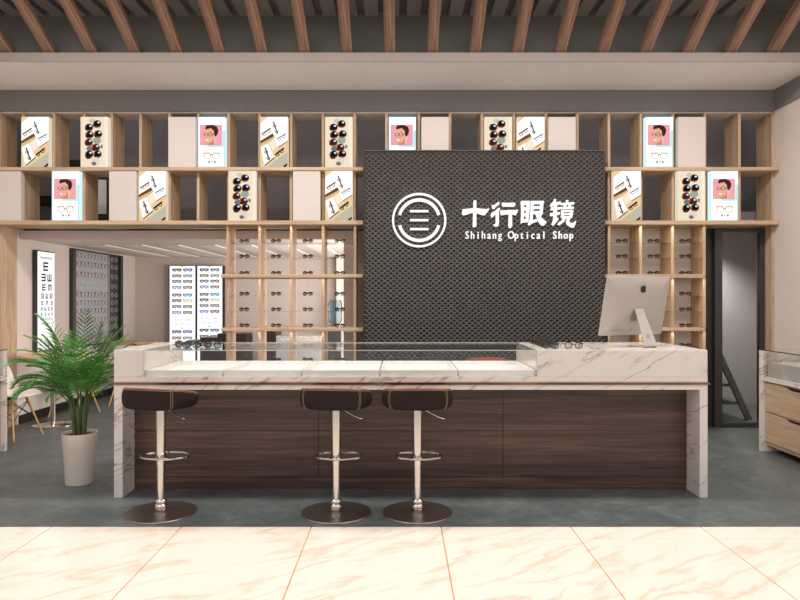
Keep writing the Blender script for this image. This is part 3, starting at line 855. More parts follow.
# ------------------------------------------------------------------ computer
def desktop_computer():
    th_, ph_ = R(25), R(12)
    X, Y = wx(640, 4.98), 5.0
    root = thing('desktop_computer', 'silver all-in-one desktop computer seen from behind on the marble counter', 'computer', (X, Y, zt))
    # local frame: u along width (screen right seen from behind), n back normal, w up, then tilt
    u = Vector((math.cos(th_), math.sin(th_), 0)); nrm = Vector((math.sin(th_), -math.cos(th_), 0)); up = Vector((0, 0, 1))
    upt = up * math.cos(ph_) + nrm * math.sin(ph_); nt_ = nrm * math.cos(ph_) - up * math.sin(ph_)
    W_, H_ = 0.64, 0.458
    # centre of panel back
    C = at(635.3, 306, 4.98)
    def pt(a, b, c_): return C + u * a + upt * b + nt_ * c_
    m = MB()
    def rr(a, b, r_, n=5):
        out = []
        for (sx_, sz_, a0) in ((1, 1, 0), (-1, 1, 90), (-1, -1, 180), (1, -1, 270)):
            for k in range(n + 1):
                an = R(a0 + 90 * k / n); out.append((sx_ * (a - r_) + r_ * math.cos(an), sz_ * (b - r_) + r_ * math.sin(an)))
        return out
    def loops(sizes, mb, mi=0):
        ring = []
        for (a, b, r_, dep) in sizes: ring.append([pt(x, z, dep) for x, z in rr(a, b, r_)])
        n = len(ring[0]); vs = [v for rg in ring for v in rg]; fs = []
        for k in range(len(ring) - 1):
            for i in range(n):
                j = (i + 1) % n; fs.append((k * n + i, k * n + j, (k + 1) * n + j, (k + 1) * n + i))
        fs.append(tuple(range(n - 1, -1, -1))); fs.append(tuple((len(ring) - 1) * n + i for i in range(n)))
        mb.add(vs, fs, mi)
    loops([(W_ / 2, H_ / 2, 0.012, -0.006), (W_ / 2, H_ / 2, 0.012, 0.0), (W_ / 2 - 0.004, H_ / 2 - 0.004, 0.012, 0.003), (W_ / 2 - 0.1, H_ / 2 - 0.09, 0.03, 0.018), (W_ / 2 - 0.17, H_ / 2 - 0.15, 0.03, 0.022)], m)
    o = m.build('display_body', 'alu', root, smooth=True)
    m = MB(); loops([(W_ / 2 - 0.008, H_ / 2 - 0.008, 0.006, -0.0065), (W_ / 2 - 0.008, H_ / 2 - 0.008, 0.006, -0.0085)], m)
    m.build('screen', 'screen', root)
    # emblem: bitten fruit shape, flat black
    e = MB(); cxe, cze = 0.034, 0.138; s_ = 0.029
    body = [(0, .72), (.3, .85), (.62, .8), (.86, .55), (.66, .34), (.6, .08), (.72, -.2), (.95, -.34), (.78, -.72), (.5, -1.0), (.2, -1.02), (0, -.93), (-.2, -1.02), (-.5, -1.0), (-.82, -.6), (-.96, -.05), (-.86, .5), (-.6, .78), (-.3, .85)]
    leaf = [(0.02, .98), (.08, 1.25), (.36, 1.5), (.36, 1.22), (.2, 1.03)]
    # body as triangle fan around its middle so the bite stays open
    for pl in (body, leaf):
        c0 = (sum(p[0] for p in pl) / len(pl), sum(p[1] for p in pl) / len(pl))
        vs = [pt(cxe + c0[0] * s_, cze + c0[1] * s_, 0.0232)] + [pt(cxe + x * s_, cze + y * s_, 0.0232) for x, y in pl]
        e.add(vs, [(0, i + 1, (i + 1) % len(pl) + 1) for i in range(len(pl))])
    e.build('emblem', 'frame_black', root)
    # port cover and small printed marks low on the back
    for (a, b, w1, h1) in ((-0.02, -0.085, 0.03, 0.028), (-0.02, -0.172, 0.014, 0.014), (-0.2, -0.185, 0.012, 0.003), (-0.155, -0.185, 0.04, 0.003)):
        d_ = 0.0245 if b > -0.1 else 0.012
        e = MB(); e.add([pt(a - w1, b - h1, d_), pt(a + w1, b - h1, d_), pt(a + w1, b + h1, d_), pt(a - w1, b + h1, d_)], [(0, 1, 2, 3)]); e.build('printed_mark', 'alu_dark', root)

    # stand: plate from hinge, bending down to the desk, foot reaching under the screen
    hinge = pt(0.012, -0.015, 0.026)
    base_z = zt
    foot = at(651, 347.5, 4.83); foot.z = base_z
    prof = []
    d = Vector((foot.x - hinge.x, foot.y - hinge.y, 0))
    ts = [0, .08, .25, .5, .75, .9, .97, 1.0]
    for tt in ts:
        f = tt
        p = hinge + d * (f ** 1.0 * 1.0); p.z = hinge.z + (base_z + 0.012 - hinge.z) * tt
        prof.append(p)
    prof.append(foot - nrm * 0.02 + Vector((0, 0, 0.0045))); prof.append(foot - nrm * 0.17 + Vector((0, 0, 0.004)))
    wds = [.044, .044, .046, .051, .057, .06, .062, .064, .064, .064]
    vs = []; T = 0.004
    for i, p in enumerate(prof):
        if i == 0: t_ = prof[1] - prof[0]
        elif i == len(prof) - 1: t_ = prof[-1] - prof[-2]
        else: t_ = prof[i + 1] - prof[i - 1]
        nn = u.cross(t_.normalized())
        for sx_ in (-1, 1):
            for sn in (-1, 1): vs.append(p + u * wds[i] * sx_ + nn * T * sn)
    fs = []
    for i in range(len(prof) - 1):
        A0, B0 = i * 4, i * 4 + 4
        fs += [(A0, B0, B0 + 1, A0 + 1), (A0 + 2, A0 + 3, B0 + 3, B0 + 2), (A0, A0 + 2, B0 + 2, B0), (A0 + 1, B0 + 1, B0 + 3, A0 + 3)]
    fs += [(0, 1, 3, 2), (len(prof) * 4 - 4, len(prof) * 4 - 2, len(prof) * 4 - 1, len(prof) * 4 - 3)]
    st = MB().add(vs, fs).build('stand', 'alu', root, bevel=0.0015)
    # cable hole, a pale round plate on the stand
    i0 = prof[4]; nn = u.cross((prof[5] - prof[3]).normalized())
    if nn.y > 0: nn = -nn
    q = MB(); tl = (prof[5] - prof[3]).normalized()
    q.add([i0 + nn * 0.006 + u * 0.016 * math.cos(a_) + tl * 0.02 * math.sin(a_) for a_ in [2 * math.pi * k / 20 for k in range(20)]], [tuple(range(20))])
    q.build('cable_hole', 'alu_dark', st)
desktop_computer()

# ------------------------------------------------------------------ bar stools
def bar_stool():
    root = thing('bar_stool', 'tmp', 'stool', (0, 0, 0), 'bar stools')
    MB().lathe([(0.228, 0), (0.229, 0.004), (0.226, 0.009), (0.12, 0.014), (0.05, 0.018), (0.03, 0.02)], n=56).build('base', 'base_metal', root, smooth=True)
    MB().lathe([(0.030, 0.02), (0.038, 0.03), (0.042, 0.045), (0.036, 0.058), (0.03, 0.062), (0.034, 0.07), (0.038, 0.078), (0.034, 0.088), (0.026, 0.094)], n=28).build('base_collar', 'chrome', root, smooth=True)
    MB().lathe([(0.026, 0.09), (0.0265, 0.33)], n=24).build('lower_column', 'chrome', root, smooth=True)
    MB().lathe([(0.030, 0.312), (0.031, 0.316), (0.031, 0.69), (0.03, 0.699)], n=24).build('upper_column', 'chrome', root, smooth=True)
    # foot ring, a D loop reaching to the counter side
    pts = []
    for k in range(28):
        a = 2 * math.pi * k / 28
        x = 0.158 * math.copysign(abs(math.cos(a)) ** 0.8, math.cos(a)); y = 0.052 + 0.105 * math.sin(a)
        pts.append((x + 0.012, y + 0.0, 0.362))
    m = MB().tube(pts, 0.0075, 8, closed=True)
    m.lathe([(0.034, 0.35), (0.034, 0.375)], n=20)
    m.tube([(0, 0, 0.362), (0, 0.155, 0.362)], 0.007, 8)
    m.build('footrest', 'chrome', root, smooth=True)
    m = MB().tube([(0.0, 0.0, 0.692), (0.04, -0.01, 0.686), (0.10, -0.03, 0.655), (0.145, -0.04, 0.634), (0.165, -0.045, 0.630)], 0.0045, 8)
    m.tube([(0.158, -0.043, 0.6305), (0.176, -0.047, 0.629)], 0.0065, 10)
    m.build('height_lever', 'chrome', root, smooth=True)
    # bucket seat: low wrapped back on the -Y side
    n = 64
    def plan(a):
        c_, s_ = math.cos(a), math.sin(a)
        return (0.236 * math.copysign(abs(c_) ** 0.78, c_), 0.205 * math.copysign(abs(s_) ** 0.85, s_))
    def ztop(a):
        b = (1 - math.sin(a)) / 2          # 1 at the back (-Y)
        b = min(1, max(0, (b - 0.16) / 0.6)); b = b * b * (3 - 2 * b)
        return 0.776 + 0.046 * b + 0.016 * max(0, -math.sin(a)) ** 2
    prof = [(0.0, 0.697), (0.45, 0.697), (0.78, 0.698), (0.89, 0.703), (0.95, 0.714), (0.985, 0.733), (1.0, 0.755)]
    vs = []; rings = []
    for f, z in prof:
        rings.append([(plan(2 * math.pi * k / n)[0] * f, plan(2 * math.pi * k / n)[1] * f, z) for k in range(n)])
    rings.append([(plan(2 * math.pi * k / n)[0] * 1.0, plan(2 * math.pi * k / n)[1] * 1.0, 0.5 * (0.755 + ztop(2 * math.pi * k / n))) for k in range(n)])
    rings.append([(plan(2 * math.pi * k / n)[0] * 0.955, plan(2 * math.pi * k / n)[1] * 0.965, ztop(2 * math.pi * k / n)) for k in range(n)])
    def skin(rings):
        vs = [v for r_ in rings for v in r_]; fs = []
        for q in range(len(rings) - 1):
            for k in range(n):
                l = (k + 1) % n; fs.append((q * n + k, q * n + l, (q + 1) * n + l, (q + 1) * n + k))
        return MB().add(vs, fs)
    shell = skin(rings).build('seat_shell', 'leather', root, smooth=True)
    top = rings[-1]
    r2_ = [top, [(x * 0.975, y * 0.975, z + 0.007) for x, y, z in top], [(x * 0.93, y * 0.93, z + 0.004) for x, y, z in top],
           [(x * 0.86, y * 0.86, min(z - 0.02, 0.77)) for x, y, z in top], [(x * 0.74, y * 0.74, 0.745) for x, y, z in top], [(x * 0.4, y * 0.4, 0.752) for x, y, z in top], [(x * 0.02, y * 0.02, 0.754) for x, y, z in top]]
    skin(r2_).build('seat_cushion', 'tan', root, smooth=True)
    # stitching: rim line and two double seams
    st = MB()
    st.tube([(x * 1.012, y * 1.012, z - 0.006) for x, y, z in top], 0.0016, 5, closed=True)
    for a0 in (-46, 46):
        for da in (-1.7, 1.7):
            a = R(-90 + a0 + da); pth = []
            x, y = plan(a)
            for f, z in ((0.90, 0.702), (0.957, 0.713), (0.993, 0.733), (1.008, 0.755), (1.008, 0.5 * (0.755 + ztop(a))), (0.968, ztop(a) - 0.002)):
                pth.append((x * f, y * f, z))
            st.tube(pth, 0.0016, 5)
    st.build('stitching', 'stitch', shell)
    return root
st0 = bar_stool()
stools = [(161, 4.28, -15, 'dark leather bar stool with tan lining, leftmost, near the marble leg'),
          (336.2, 4.28, -6, 'middle of the three dark leather bar stools before the counter'),
          (417.5, 4.28, 0, 'rightmost of the three dark leather bar stools before the counter'),
          (488.5, 5.95, 180, 'stool behind the counter, only its tan top showing through the glass')]
for i, (px, Y, rz, lb) in enumerate(stools):
    o = st0 if i == 0 else dup(st0)
    o.location = (wx(px, Y), Y, 0); o['label'] = lb
    for ch in o.children:
        if ch.name.split('.')[0] in ('seat_shell', 'seat_cushion'): ch.rotation_euler = (0, 0, R(rz))
    if i == 3: o.scale = (1, 1, 1.015)

# ------------------------------------------------------------------ potted palm
random.seed(7)
PXc, PYc = wx(79.5, 4.97), 4.97
palm = thing('potted_palm', 'bushy green areca palm in a tall tapered white ceramic pot', 'plant', (PXc, PYc, 0))
MB().lathe([(0.096, 0), (0.1, 0.004), (0.108, 0.12), (0.120, 0.30), (0.1265, 0.385), (0.125, 0.39), (0.119, 0.386), (0.113, 0.35), (0.05, 0.349)], c=(PXc, PYc), n=48).build('pot', 'pot', palm, smooth=True)
MB().lathe([(0.113, 0.351), (0.112, 0.368), (0.06, 0.374), (0.02, 0.376)], c=(PXc, PYc), n=32).build('soil', 'soil', palm, smooth=True)
canes = []
for k in range(8):
    a = 2 * math.pi * k / 8 + 0.3; rr_ = 0.03 + 0.012 * (k % 2)
    b = Vector((PXc + rr_ * math.cos(a), PYc + rr_ * math.sin(a), 0.36))
    tpt = Vector((PXc + 0.07 * math.cos(a), PYc + 0.07 * math.sin(a), 0.64 + 0.05 * random.random()))
    MB().tube([b, b.lerp(tpt, 0.35) + Vector((0, 0, 0.01)), b.lerp(tpt, 0.7), tpt], [0.013, 0.012, 0.010, 0.006], 8).build('cane', 'stem', palm, smooth=True)
    canes.append((b.lerp(tpt, 0.75), tpt))
def frond(b, az, el, L, droop, ll=0.175, lateral=0.0):
    ns = 20; pts = []; p = Vector(b); e = el; a = az
    for i in range(ns + 1):
        pts.append(p.copy())
        s_ = L / ns
        p = p + Vector((math.cos(e) * math.cos(a), math.cos(e) * math.sin(a), math.sin(e))) * s_
        e -= droop / ns * (0.4 + 1.8 * (i / ns)); a += lateral / ns
    m = MB().tube(pts, [0.0045 * (1 - 0.8 * i / ns) for i in range(ns + 1)], 5, 1)
    for i in range(5, ns + 1):
        for sub in (0,):
            f = (i + sub) / ns
            if f > 1: continue
            q = pts[i] if sub == 0 or i == ns else (pts[i] + pts[i + 1]) / 2
            t_ = (pts[min(i + 1, ns)] - pts[i - 1]).normalized()
            sd = t_.cross(Vector((0, 0, 1)));
            if sd.length < 1e-3: sd = Vector((1, 0, 0))
            sd.normalize(); nu = sd.cross(t_).normalized()
            u_ = (f - 0.22) / 0.78
            l = ll * (math.sin(math.pi * min(1, max(0.05, u_ * 0.8 + 0.16))) ** 0.7) * random.uniform(0.85, 1.08)
            for s in (-1, 1):
                ang = R(66 - 34 * u_ + random.uniform(-5, 5))
                d = (t_ * math.cos(ang) + sd * s * math.sin(ang) + nu * 0.22).normalized()
                wv = (nu * 0.55 + t_ * 0.8).normalized(); wv = (wv - d * wv.dot(d)).normalized()
                wd = 0.0052
                if (q + d * l).x > -2.06 : l *= max(0.3, (-2.06 - q.x) / max(1e-3, (d * l).x))
                vs = []
                for (g_, ww) in ((0, 0.35), (0.3, 1.0), (0.65, 0.8), (1, 0.05)):
                    c_ = q + d * l * g_ + Vector((0, 0, -1)) * (l * 0.24 * g_ * g_)
                    vs += [c_ - wv * wd * ww, c_ + wv * wd * ww]
                m.add(vs, [(0, 1, 3, 2), (2, 3, 5, 4), (4, 5, 7, 6)], 0)
    o = m.build('frond', ['leaf', 'stem'], palm)
spec = [  # azimuth deg (0=+X right, 90 away, -90 to camera), elevation, length, droop
 (165, 87, .72, .75), (100, 86, .66, .25), (30, 80, .66, .5), (5, 72, .62, .75), (175, 74, .66, 1.25), (195, 72, .60, 1.45), (160, 70, .62, 1.3),
 (-60, 84, .56, .5), (-110, 82, .56, .6), (-90, 74, .48, 1.1), (-30, 74, .52, 1.0), (-150, 70, .54, 1.2), (130, 76, .60, .9), (60, 76, .58, .8),
 (15, 64, .44, 1.3), (-170, 58, .48, 1.7), (-70, 64, .40, 1.5), (-120, 62, .44, 1.5), (-10, 58, .40, 1.4), (150, 62, .48, 1.4), (80, 66, .50, 1.2),
 (-45, 56, .38, 1.5), (-140, 52, .42, 1.6), (200, 48, .42, 1.5), (-95, 54, .34, 1.5), (-20, 82, .56, .5), (215, 80, .58, .6), (-85, 87, .60, .35), (70, 86, .62, .35),
 (-160, 80, .60, .8), (20, 82, .60, .4), (-40, 66, .46, 1.2), (-125, 72, .46, 1.0), (40, 54, .40, 1.3), (170, 86, .60, .5),
 (230, 60, .46, 1.4), (-75, 76, .50, .9), (-5, 68, .46, 1.2), (185, 62, .54, 1.6), (250, 78, .54, .8), (-55, 72, .46, 1.1)]
for i, (az, el, L, dr) in enumerate(spec):
    a = R(az); best = max(canes, key=lambda c: (c[1] - Vector((PXc, PYc, 0))).dot(Vector((math.cos(a), math.sin(a), 0))) + random.random() * 0.03)
    b = best[0].lerp(best[1], random.random())
    frond(b, a, R(el), L, dr, lateral=random.uniform(-0.2, 0.2))

# ------------------------------------------------------------------ side display cases
def display_case(side):
    s = 1 if side == 'right' else -1
    FX = 3.375 if s == 1 else 3.69      # customer face
    y_far, y_near = 6.05, 4.2
    bx = 4.02 if s == 1 else 4.55       # wall side
    lab = ('white marble and oak display case along the right wall, glass topped' if s == 1 else 'white marble and oak display case cut by the left edge of the photo')
    root = thing('display_case', lab, 'display case', (s * (FX + bx) / 2, (y_far + y_near) / 2, 0))
    def bxx(x0, x1, y0, y1, z0, z1, m=0, mb=None):
        mb = mb or MB(); a, b = sorted((s * x0, s * x1)); return mb.box(a, b, y0, y1, z0, z1, m)
    ztop_ = 0.935
    bxx(FX - 0.035, bx, y_far - 0.04, y_far, 0, ztop_).build('end_panel', 'marble', root, bevel=0.002)
    bxx(FX - 0.035, bx, y_near, y_near + 0.04, 0, ztop_).build('end_panel', 'marble', root, bevel=0.002)
    bxx(FX - 0.02, bx, y_near + 0.0405, y_far - 0.0405, 0.655, 0.70).build('marble_slab', 'marble', root)
    m = bxx(FX - 0.03, bx, y_near, y_far, ztop_ + 0.0005, ztop_ + 0.008, 0)
    m = bxx(FX - 0.035, FX - 0.03, y_near, y_far, ztop_ + 0.0005, ztop_ + 0.008, 1, m)
    m.build('glass_top', ['glass', 'black'], root)
    bxx(FX - 0.018, FX - 0.013, y_near + 0.041, y_far - 0.041, 0.7005, ztop_).build('glass_front', 'glass', root)
    bxx(FX + 0.02, bx, y_near + 0.041, y_far - 0.041, 0.06, 0.654).build('cabinet_body', 'oak_d', root)
    ya, yb = y_near + 0.045, y_far - 0.045
    for (z0, z1) in ((0.10, 0.365), (0.375, 0.64)):
        d = bxx(FX, FX + 0.019, ya, yb, z0, z1).build('drawer', 'oak_d', root)
        # recessed black grip along the top edge, tapered at both ends
        m = MB(); yc = (ya + yb) / 2; xa, xb = s * (FX - 0.003), s * (FX - 0.0003)
        pr = [(yc - 0.56, z1 - 0.003), (yc - 0.48, z1 - 0.024), (yc + 0.48, z1 - 0.024), (yc + 0.56, z1 - 0.003)]
        vs = [(xa, y, z) for y, z in pr] + [(xb, y, z) for y, z in pr]
        m.add(vs, [(0, 1, 2, 3), (7, 6, 5, 4), (0, 4, 5, 1), (1, 5, 6, 2), (2, 6, 7, 3), (3, 7, 4, 0)])
        m.build('handle', 'black', d)
    # tray inside
    a, b = sorted((s * (FX + 0.01), s * (bx - 0.02)))
    m = MB(); ya, yb = y_near + 0.08, y_far - 0.07; w_ = 0.018; z0, z1 = 0.7015, 0.828
    m.box(a, b, ya, yb, z0, z0 + 0.06)
    m.box(a, b, ya, ya + w_, z0 + 0.06, z1); m.box(a, b, yb - w_, yb, z0 + 0.06, z1)
    m.box(a, a + w_, ya + w_, yb - w_, z0 + 0.06, z1); m.box(b - w_, b, ya + w_, yb - w_, z0 + 0.06, z1)
    o = m.build('display_tray', 'white', base=((a + b) / 2, (ya + yb) / 2, z0))
    tag(o, 'long white tray inside the %s side display case' % side, 'tray')
display_case('right'); display_case('left')

# ------------------------------------------------------------------ door, hall and stair at the right
DFY = 7.13
fx0, fx1 = wx(715, DFY), wx(766.3, DFY)
zd1 = wz(228, DFY)
dm = MB(); q = 0.082
dm.box(fx0, fx0 + q, DFY, DFY + 0.06, 0, zd1); dm.box(fx1 - 0.068, fx1, DFY, DFY + 0.06, 0, zd1)
dm.box(fx0 + q, fx1 - 0.068, DFY, DFY + 0.06, zd1 - 0.045, zd1); dm.box(fx0 + q, fx1 - 0.068, DFY, DFY + 0.06, 0.0, 0.05)
door = struct(dm.build('door_1', 'door_metal'))
MB().box(fx0 + q, fx1 - 0.068, DFY + 0.025, DFY + 0.033, 0.05, zd1 - 0.045).build('glass_pane', 'glass', door)
struct(MB().box(wx(705.6, 7.22), fx0 + 0.005, 7.20, 7.24, 0, 2.195).build('trim_8', 'door_metal'))
struct(MB().box(wx(757.6, 7.2), wx(760.5, 7.2), 7.2, 7.212, 0, 2.19).build('trim_9', 'oak_v'))
struct(MB().box(3.33, 6.2, 8.75, 8.85, 0, 2.3).build('wall_hall_back', 'hall_wall'))
struct(MB().box(5.2, 5.3, 7.36, 8.75, 0, 2.3).build('wall_hall_right', 'hall_wall'))
struct(MB().box(4.13, 5.3, 7.30, 7.36, 0, 2.3).build('wall_hall_front', 'beige_wall'))
struct(MB().box(3.33, 5.3, 7.36, 8.75, 2.3, 2.31, 0).box(3.33, 5.3, 7.36, 8.75, 2.311, 2.4, 1).build('ceiling_hall', ['hall_wall', 'dark_wall'])).name = 'ceiling'
stair = thing('staircase', 'steep grey metal staircase behind the dark framed glass door', 'staircase', (3.9, 7.9, 0))
def stringer(y):
    p0, p1 = (4.30, 0.0), (3.36, 1.95)
    vs = [(4.13, 0), (4.06, 0), (3.345, 1.57), (3.345, 1.73)]
    return MB().poly(vs, y, 0.04)
stringer(7.62).build('stringer', 'stair_metal', stair); stringer(8.42).build('stringer', 'stair_metal', stair)
MB().poly([(4.0, 0.02), (3.345, 0.02), (3.345, 1.45)], 8.40, 0.018).build('back_sheet', 'stair_metal', stair)
for k in range(7):
    z = 0.17 + 0.21 * k; xc = 4.02 - 0.095 * k
    MB().box(max(3.335, xc - 0.20), xc, 7.661, 8.419, z, z + 0.035).build('tread', 'stair_metal', stair)

# ------------------------------------------------------------------ back room fittings
# eye chart lightbox on the left wall
WX = -4.30
ch = thing('eye_chart_sign', 'tall lit eye test chart with black E symbols on the left wall', 'eye chart', (WX, 7.82, 0.78))
EX = WX + 0.058; ey0, ey1, ez0, ez1 = 7.60, 7.99, 0.79, 1.985
MB().box(WX + 0.001, EX - 0.002, ey0, ey1, ez0, ez1).build('housing', 'door_metal', ch, bevel=0.002)
em_ = MB(); em_.box(EX - 0.002, EX, ey0 + 0.012, ey1 - 0.008, ez0 + 0.012, ez1 - 0.012)
em_.build('lit_panel', [pm((255, 255, 255), 1.1)], ch)
# chart coordinates from the photo: u 0..1 across (near edge to far edge), v down from top in metres
def EE(uc, zc, s_, rot):
    sy = MB()
    yc = ey0 + (ey1 - ey0) * uc
    rects = [(-.5, -.3, -.5, .5)] + [(-.5, .5, a, a + .2) for a in (-.5, -.1, .3)]
    for (a0, a1, b0, b1) in rects:
        cs = [(a0, b0), (a1, b0), (a1, b1), (a0, b1)]
        for _ in range(rot): cs = [(-b, a) for a, b in cs]
        sy.add([(EX + 0.001, yc + a * s_, zc + b * s_) for a, b in cs], [(0, 1, 2, 3)])
    sy.build('chart_symbol', [pm((20, 20, 20), 1.0)], ch)
rows = [(1.80, .105, [(.47, 0)]), (1.668, .09, [(.34, 2), (.68, 1)]), (1.55, .075, [(.36, 0), (.70, 3)]),
        (1.447, .058, [(.28, 2), (.53, 1), (.78, 0)]), (1.366, .046, [(.28, 0), (.54, 3), (.8, 2)]),
        (1.292, .04, [(.24, 3), (.44, 1), (.63, 2), (.82, 0)]), (1.23, .034, [(.24, 0), (.44, 2), (.63, 1), (.82, 3)]),
        (1.172, .027, [(.22, 1), (.37, 0), (.52, 2), (.67, 3), (.82, 1)]), (1.12, .02, [(.22, 1), (.34, 0), (.46, 2), (.58, 3), (.70, 1), (.82, 0)])]
zscale = lambda z: z
for z, s_, its in rows:
    for (u_, ro) in its: EE(u_, zscale(z), s_, ro)
for k_ in range(8): EE(0.2 + 0.085 * k_, 1.903, 0.024, k_ % 4)

# framed wall panel printed with rows of frames
wd = thing('framed_wall_panel', 'dark framed grey wall panel printed with rows of spectacle outlines', 'wall panel', (WX, 9.2, 0.77))
fy0, fy1, fz0, fz1 = 8.45, 9.98, 0.77, 2.075
f = MB()
f.box(WX + 0.001, WX + 0.05, fy0, fy0 + 0.08, fz0, fz1); f.box(WX + 0.001, WX + 0.05, fy1 - 0.09, fy1, fz0, fz1)
f.box(WX + 0.001, WX + 0.05, fy0 + 0.08, fy1 - 0.09, fz1 - 0.02, fz1); f.box(WX + 0.001, WX + 0.05, fy0 + 0.08, fy1 - 0.09, fz0, fz0 + 0.02)
f.build('frame', 'door_metal', wd)
pn = MB().box(WX + 0.001, WX + 0.02, fy0 + 0.08, 9.52, fz0 + 0.02, fz1 - 0.02, 0)
pn.box(WX + 0.001, WX + 0.018, 9.52, 9.60, fz0 + 0.02, fz1 - 0.02, 1); pn.box(WX + 0.001, WX + 0.02, 9.60, fy1 - 0.09, fz0 + 0.02, fz1 - 0.02, 2)
pn.build('panel', ['display_grey', 'lip', 'door_metal'], wd)
gl = [MB(), MB(), MB()]
rowz = [2.0, 1.885, 1.745, 1.60, 1.475, 1.36, 1.25, 1.12, 1.0, 0.88]
gc = ['navy', 'rust', 'teal']
M['navy'] = plain('navy_print', (52, 60, 92), 0.5); M['rust'] = plain('rust_print', (150, 92, 74), 0.5); M['teal'] = plain('pale_print', (206, 212, 208), 0.5)
for j, z in enumerate(rowz):
    c_ = [1, 0, 1, 2, 0, 1, 0, 1, 2, 1][j]
    for k in range(5):
        yc = 8.62 + 0.2 * k
        tgt = gl[c_]
        for dy in (-0.05, 0.05):
            pts = [(WX + 0.022, yc + dy + 0.044 * math.cos(2 * math.pi * q_ / 12), z + 0.042 * math.sin(2 * math.pi * q_ / 12)) for q_ in range(12)]
            tgt.tube(pts, 0.0018, 4, closed=True)
        tgt.tube([(WX + 0.022, yc - 0.1, z + 0.03), (WX + 0.022, yc - 0.088, z + 0.02)], 0.006, 4)
        tgt.tube([(WX + 0.022, yc + 0.088, z + 0.02), (WX + 0.022, yc + 0.1, z + 0.03)], 0.006, 4)
    for k in range(2):
        yc = 9.66 + 0.13 * k
        gl[2].tube([(WX + 0.024, yc + 0.035 * math.cos(2 * math.pi * q_ / 12), z + 0.03 * math.sin(2 * math.pi * q_ / 12)) for q_ in range(12)], 0.0035, 4, closed=True)
for g_, c_ in zip(gl, gc): g_.build('printed_outlines', c_, wd)

# two tall lit frame posters at the back wall
def tall_poster(px0, px1, label):
    Y = 10.46; X0, X1 = wx(px0, Y), wx(px1, Y); z1 = wz(266, Y); z0 = 0.35
    root = thing('frame_poster_lightbox', label, 'lightbox', ((X0 + X1) / 2, Y, z0), 'tall posters on the back wall')
    MB().box(X0 - 0.015, X1 + 0.02, Y + 0.002, BY - 0.001, z0, z1 + 0.005).build('housing', 'black', root)
    w, h = X1 - X0, z1 - z0
    src = (0, 0, 155, 155 * h / w)
    p = Print(w, h, src)
    H_ = src[3]
    p.poly([(0, 0), (155, 0), (155, H_), (0, H_)], (255, 255, 255), 1.1)
    colsL = [(30, 30, 36), (110, 70, 60), (84, 84, 90), (130, 130, 190), (90, 60, 50), (84, 50, 50), (90, 90, 94), (130, 130, 190)]
    colsR = [(60, 76, 140), (110, 130, 120), (100, 70, 70), (120, 90, 90), (30, 140, 180), (214, 204, 180), (110, 80, 84), (100, 72, 72)]
    p.poly([(60, 0), (88, 0), (80, 4), (68, 4)], (120, 210, 120))
    def row(y, i):
        for x, cset in ((16, colsL), (82, colsR)):
            c_ = cset[i]
            p.line((x, y - 5), (x + 54, y - 5), 7, c_)
            for f_ in (14, 40): p.ell(x + f_, y, 11, 9, tuple((a + 510) // 3 for a in c_), 10); p.ring(x + f_, y, 12, 10, 4, c_, 10)
            p.line((x, y - 6), (x + 4, y + 8), 4, c_); p.line((x + 54, y - 6), (x + 50, y + 8), 4, c_)
    for i, y in enumerate((24, 60, 94, 130, 176, 210, 246, 282)): row(y, i)
    for i, y in enumerate((398, 436, 470, 506)): row(y, i)
    p.poly([(64, 373), (90, 373), (82, 379), (70, 379)], (120, 210, 120))
    root_print = p.mb
    sc = w / 155
    ti = p.mi((120, 110, 110))
    put_text(p.mb, 'THE BEST FRAMES', -w / 2 + 26 * sc, h - 331 * sc, 7.4 * sc, 9 * sc, -0.006, 0, ti, 0.8)
    put_text(p.mb, 'FOR YOUR FACE', -w / 2 + 32 * sc, h - 356 * sc, 7.6 * sc, 9 * sc, -0.006, 0, ti, 0.8)
    ob = p.mb.build('printed_picture', p.mats, None)
    ob.parent = root; ob.location = (0, 0.0, 0)
tall_poster(169.7, 195.3, 'tall white lit poster of eyeglass frames, left one of two on the back wall')
tall_poster(197.3, 222.3, 'tall white lit poster of eyeglass frames, right one of two beside the rack')

# cafe tables and chairs
def cafe_table(x, y, label, h=0.80):
    root = thing('cafe_table', label, 'table', (x, y, 0), 'round cafe tables')
    MB().lathe([(0.33, h - 0.025), (0.335, h - 0.02), (0.335, h - 0.004), (0.33, h)], c=(x, y), n=40).build('tabletop', 'table_wood', root)
    MB().lathe([(0.03, 0.02), (0.028, 0.05), (0.028, h - 0.06), (0.05, h - 0.05), (0.1, h - 0.026)], c=(x, y), n=20).build('column', 'chrome', root, smooth=True)
    MB().lathe([(0.225, 0), (0.225, 0.01), (0.2, 0.018), (0.06, 0.03), (0.03, 0.035)], c=(x, y), n=40).build('base', 'chrome', root, smooth=True)
cafe_table(wx(53, 7.3), 7.3, 'round beech cafe table on chrome pedestal beneath the eye chart, behind the palm', 0.79)
cafe_table(wx(133, 9.45), 9.45, 'round beech cafe table farther back, beyond the marble counter end', 0.80)
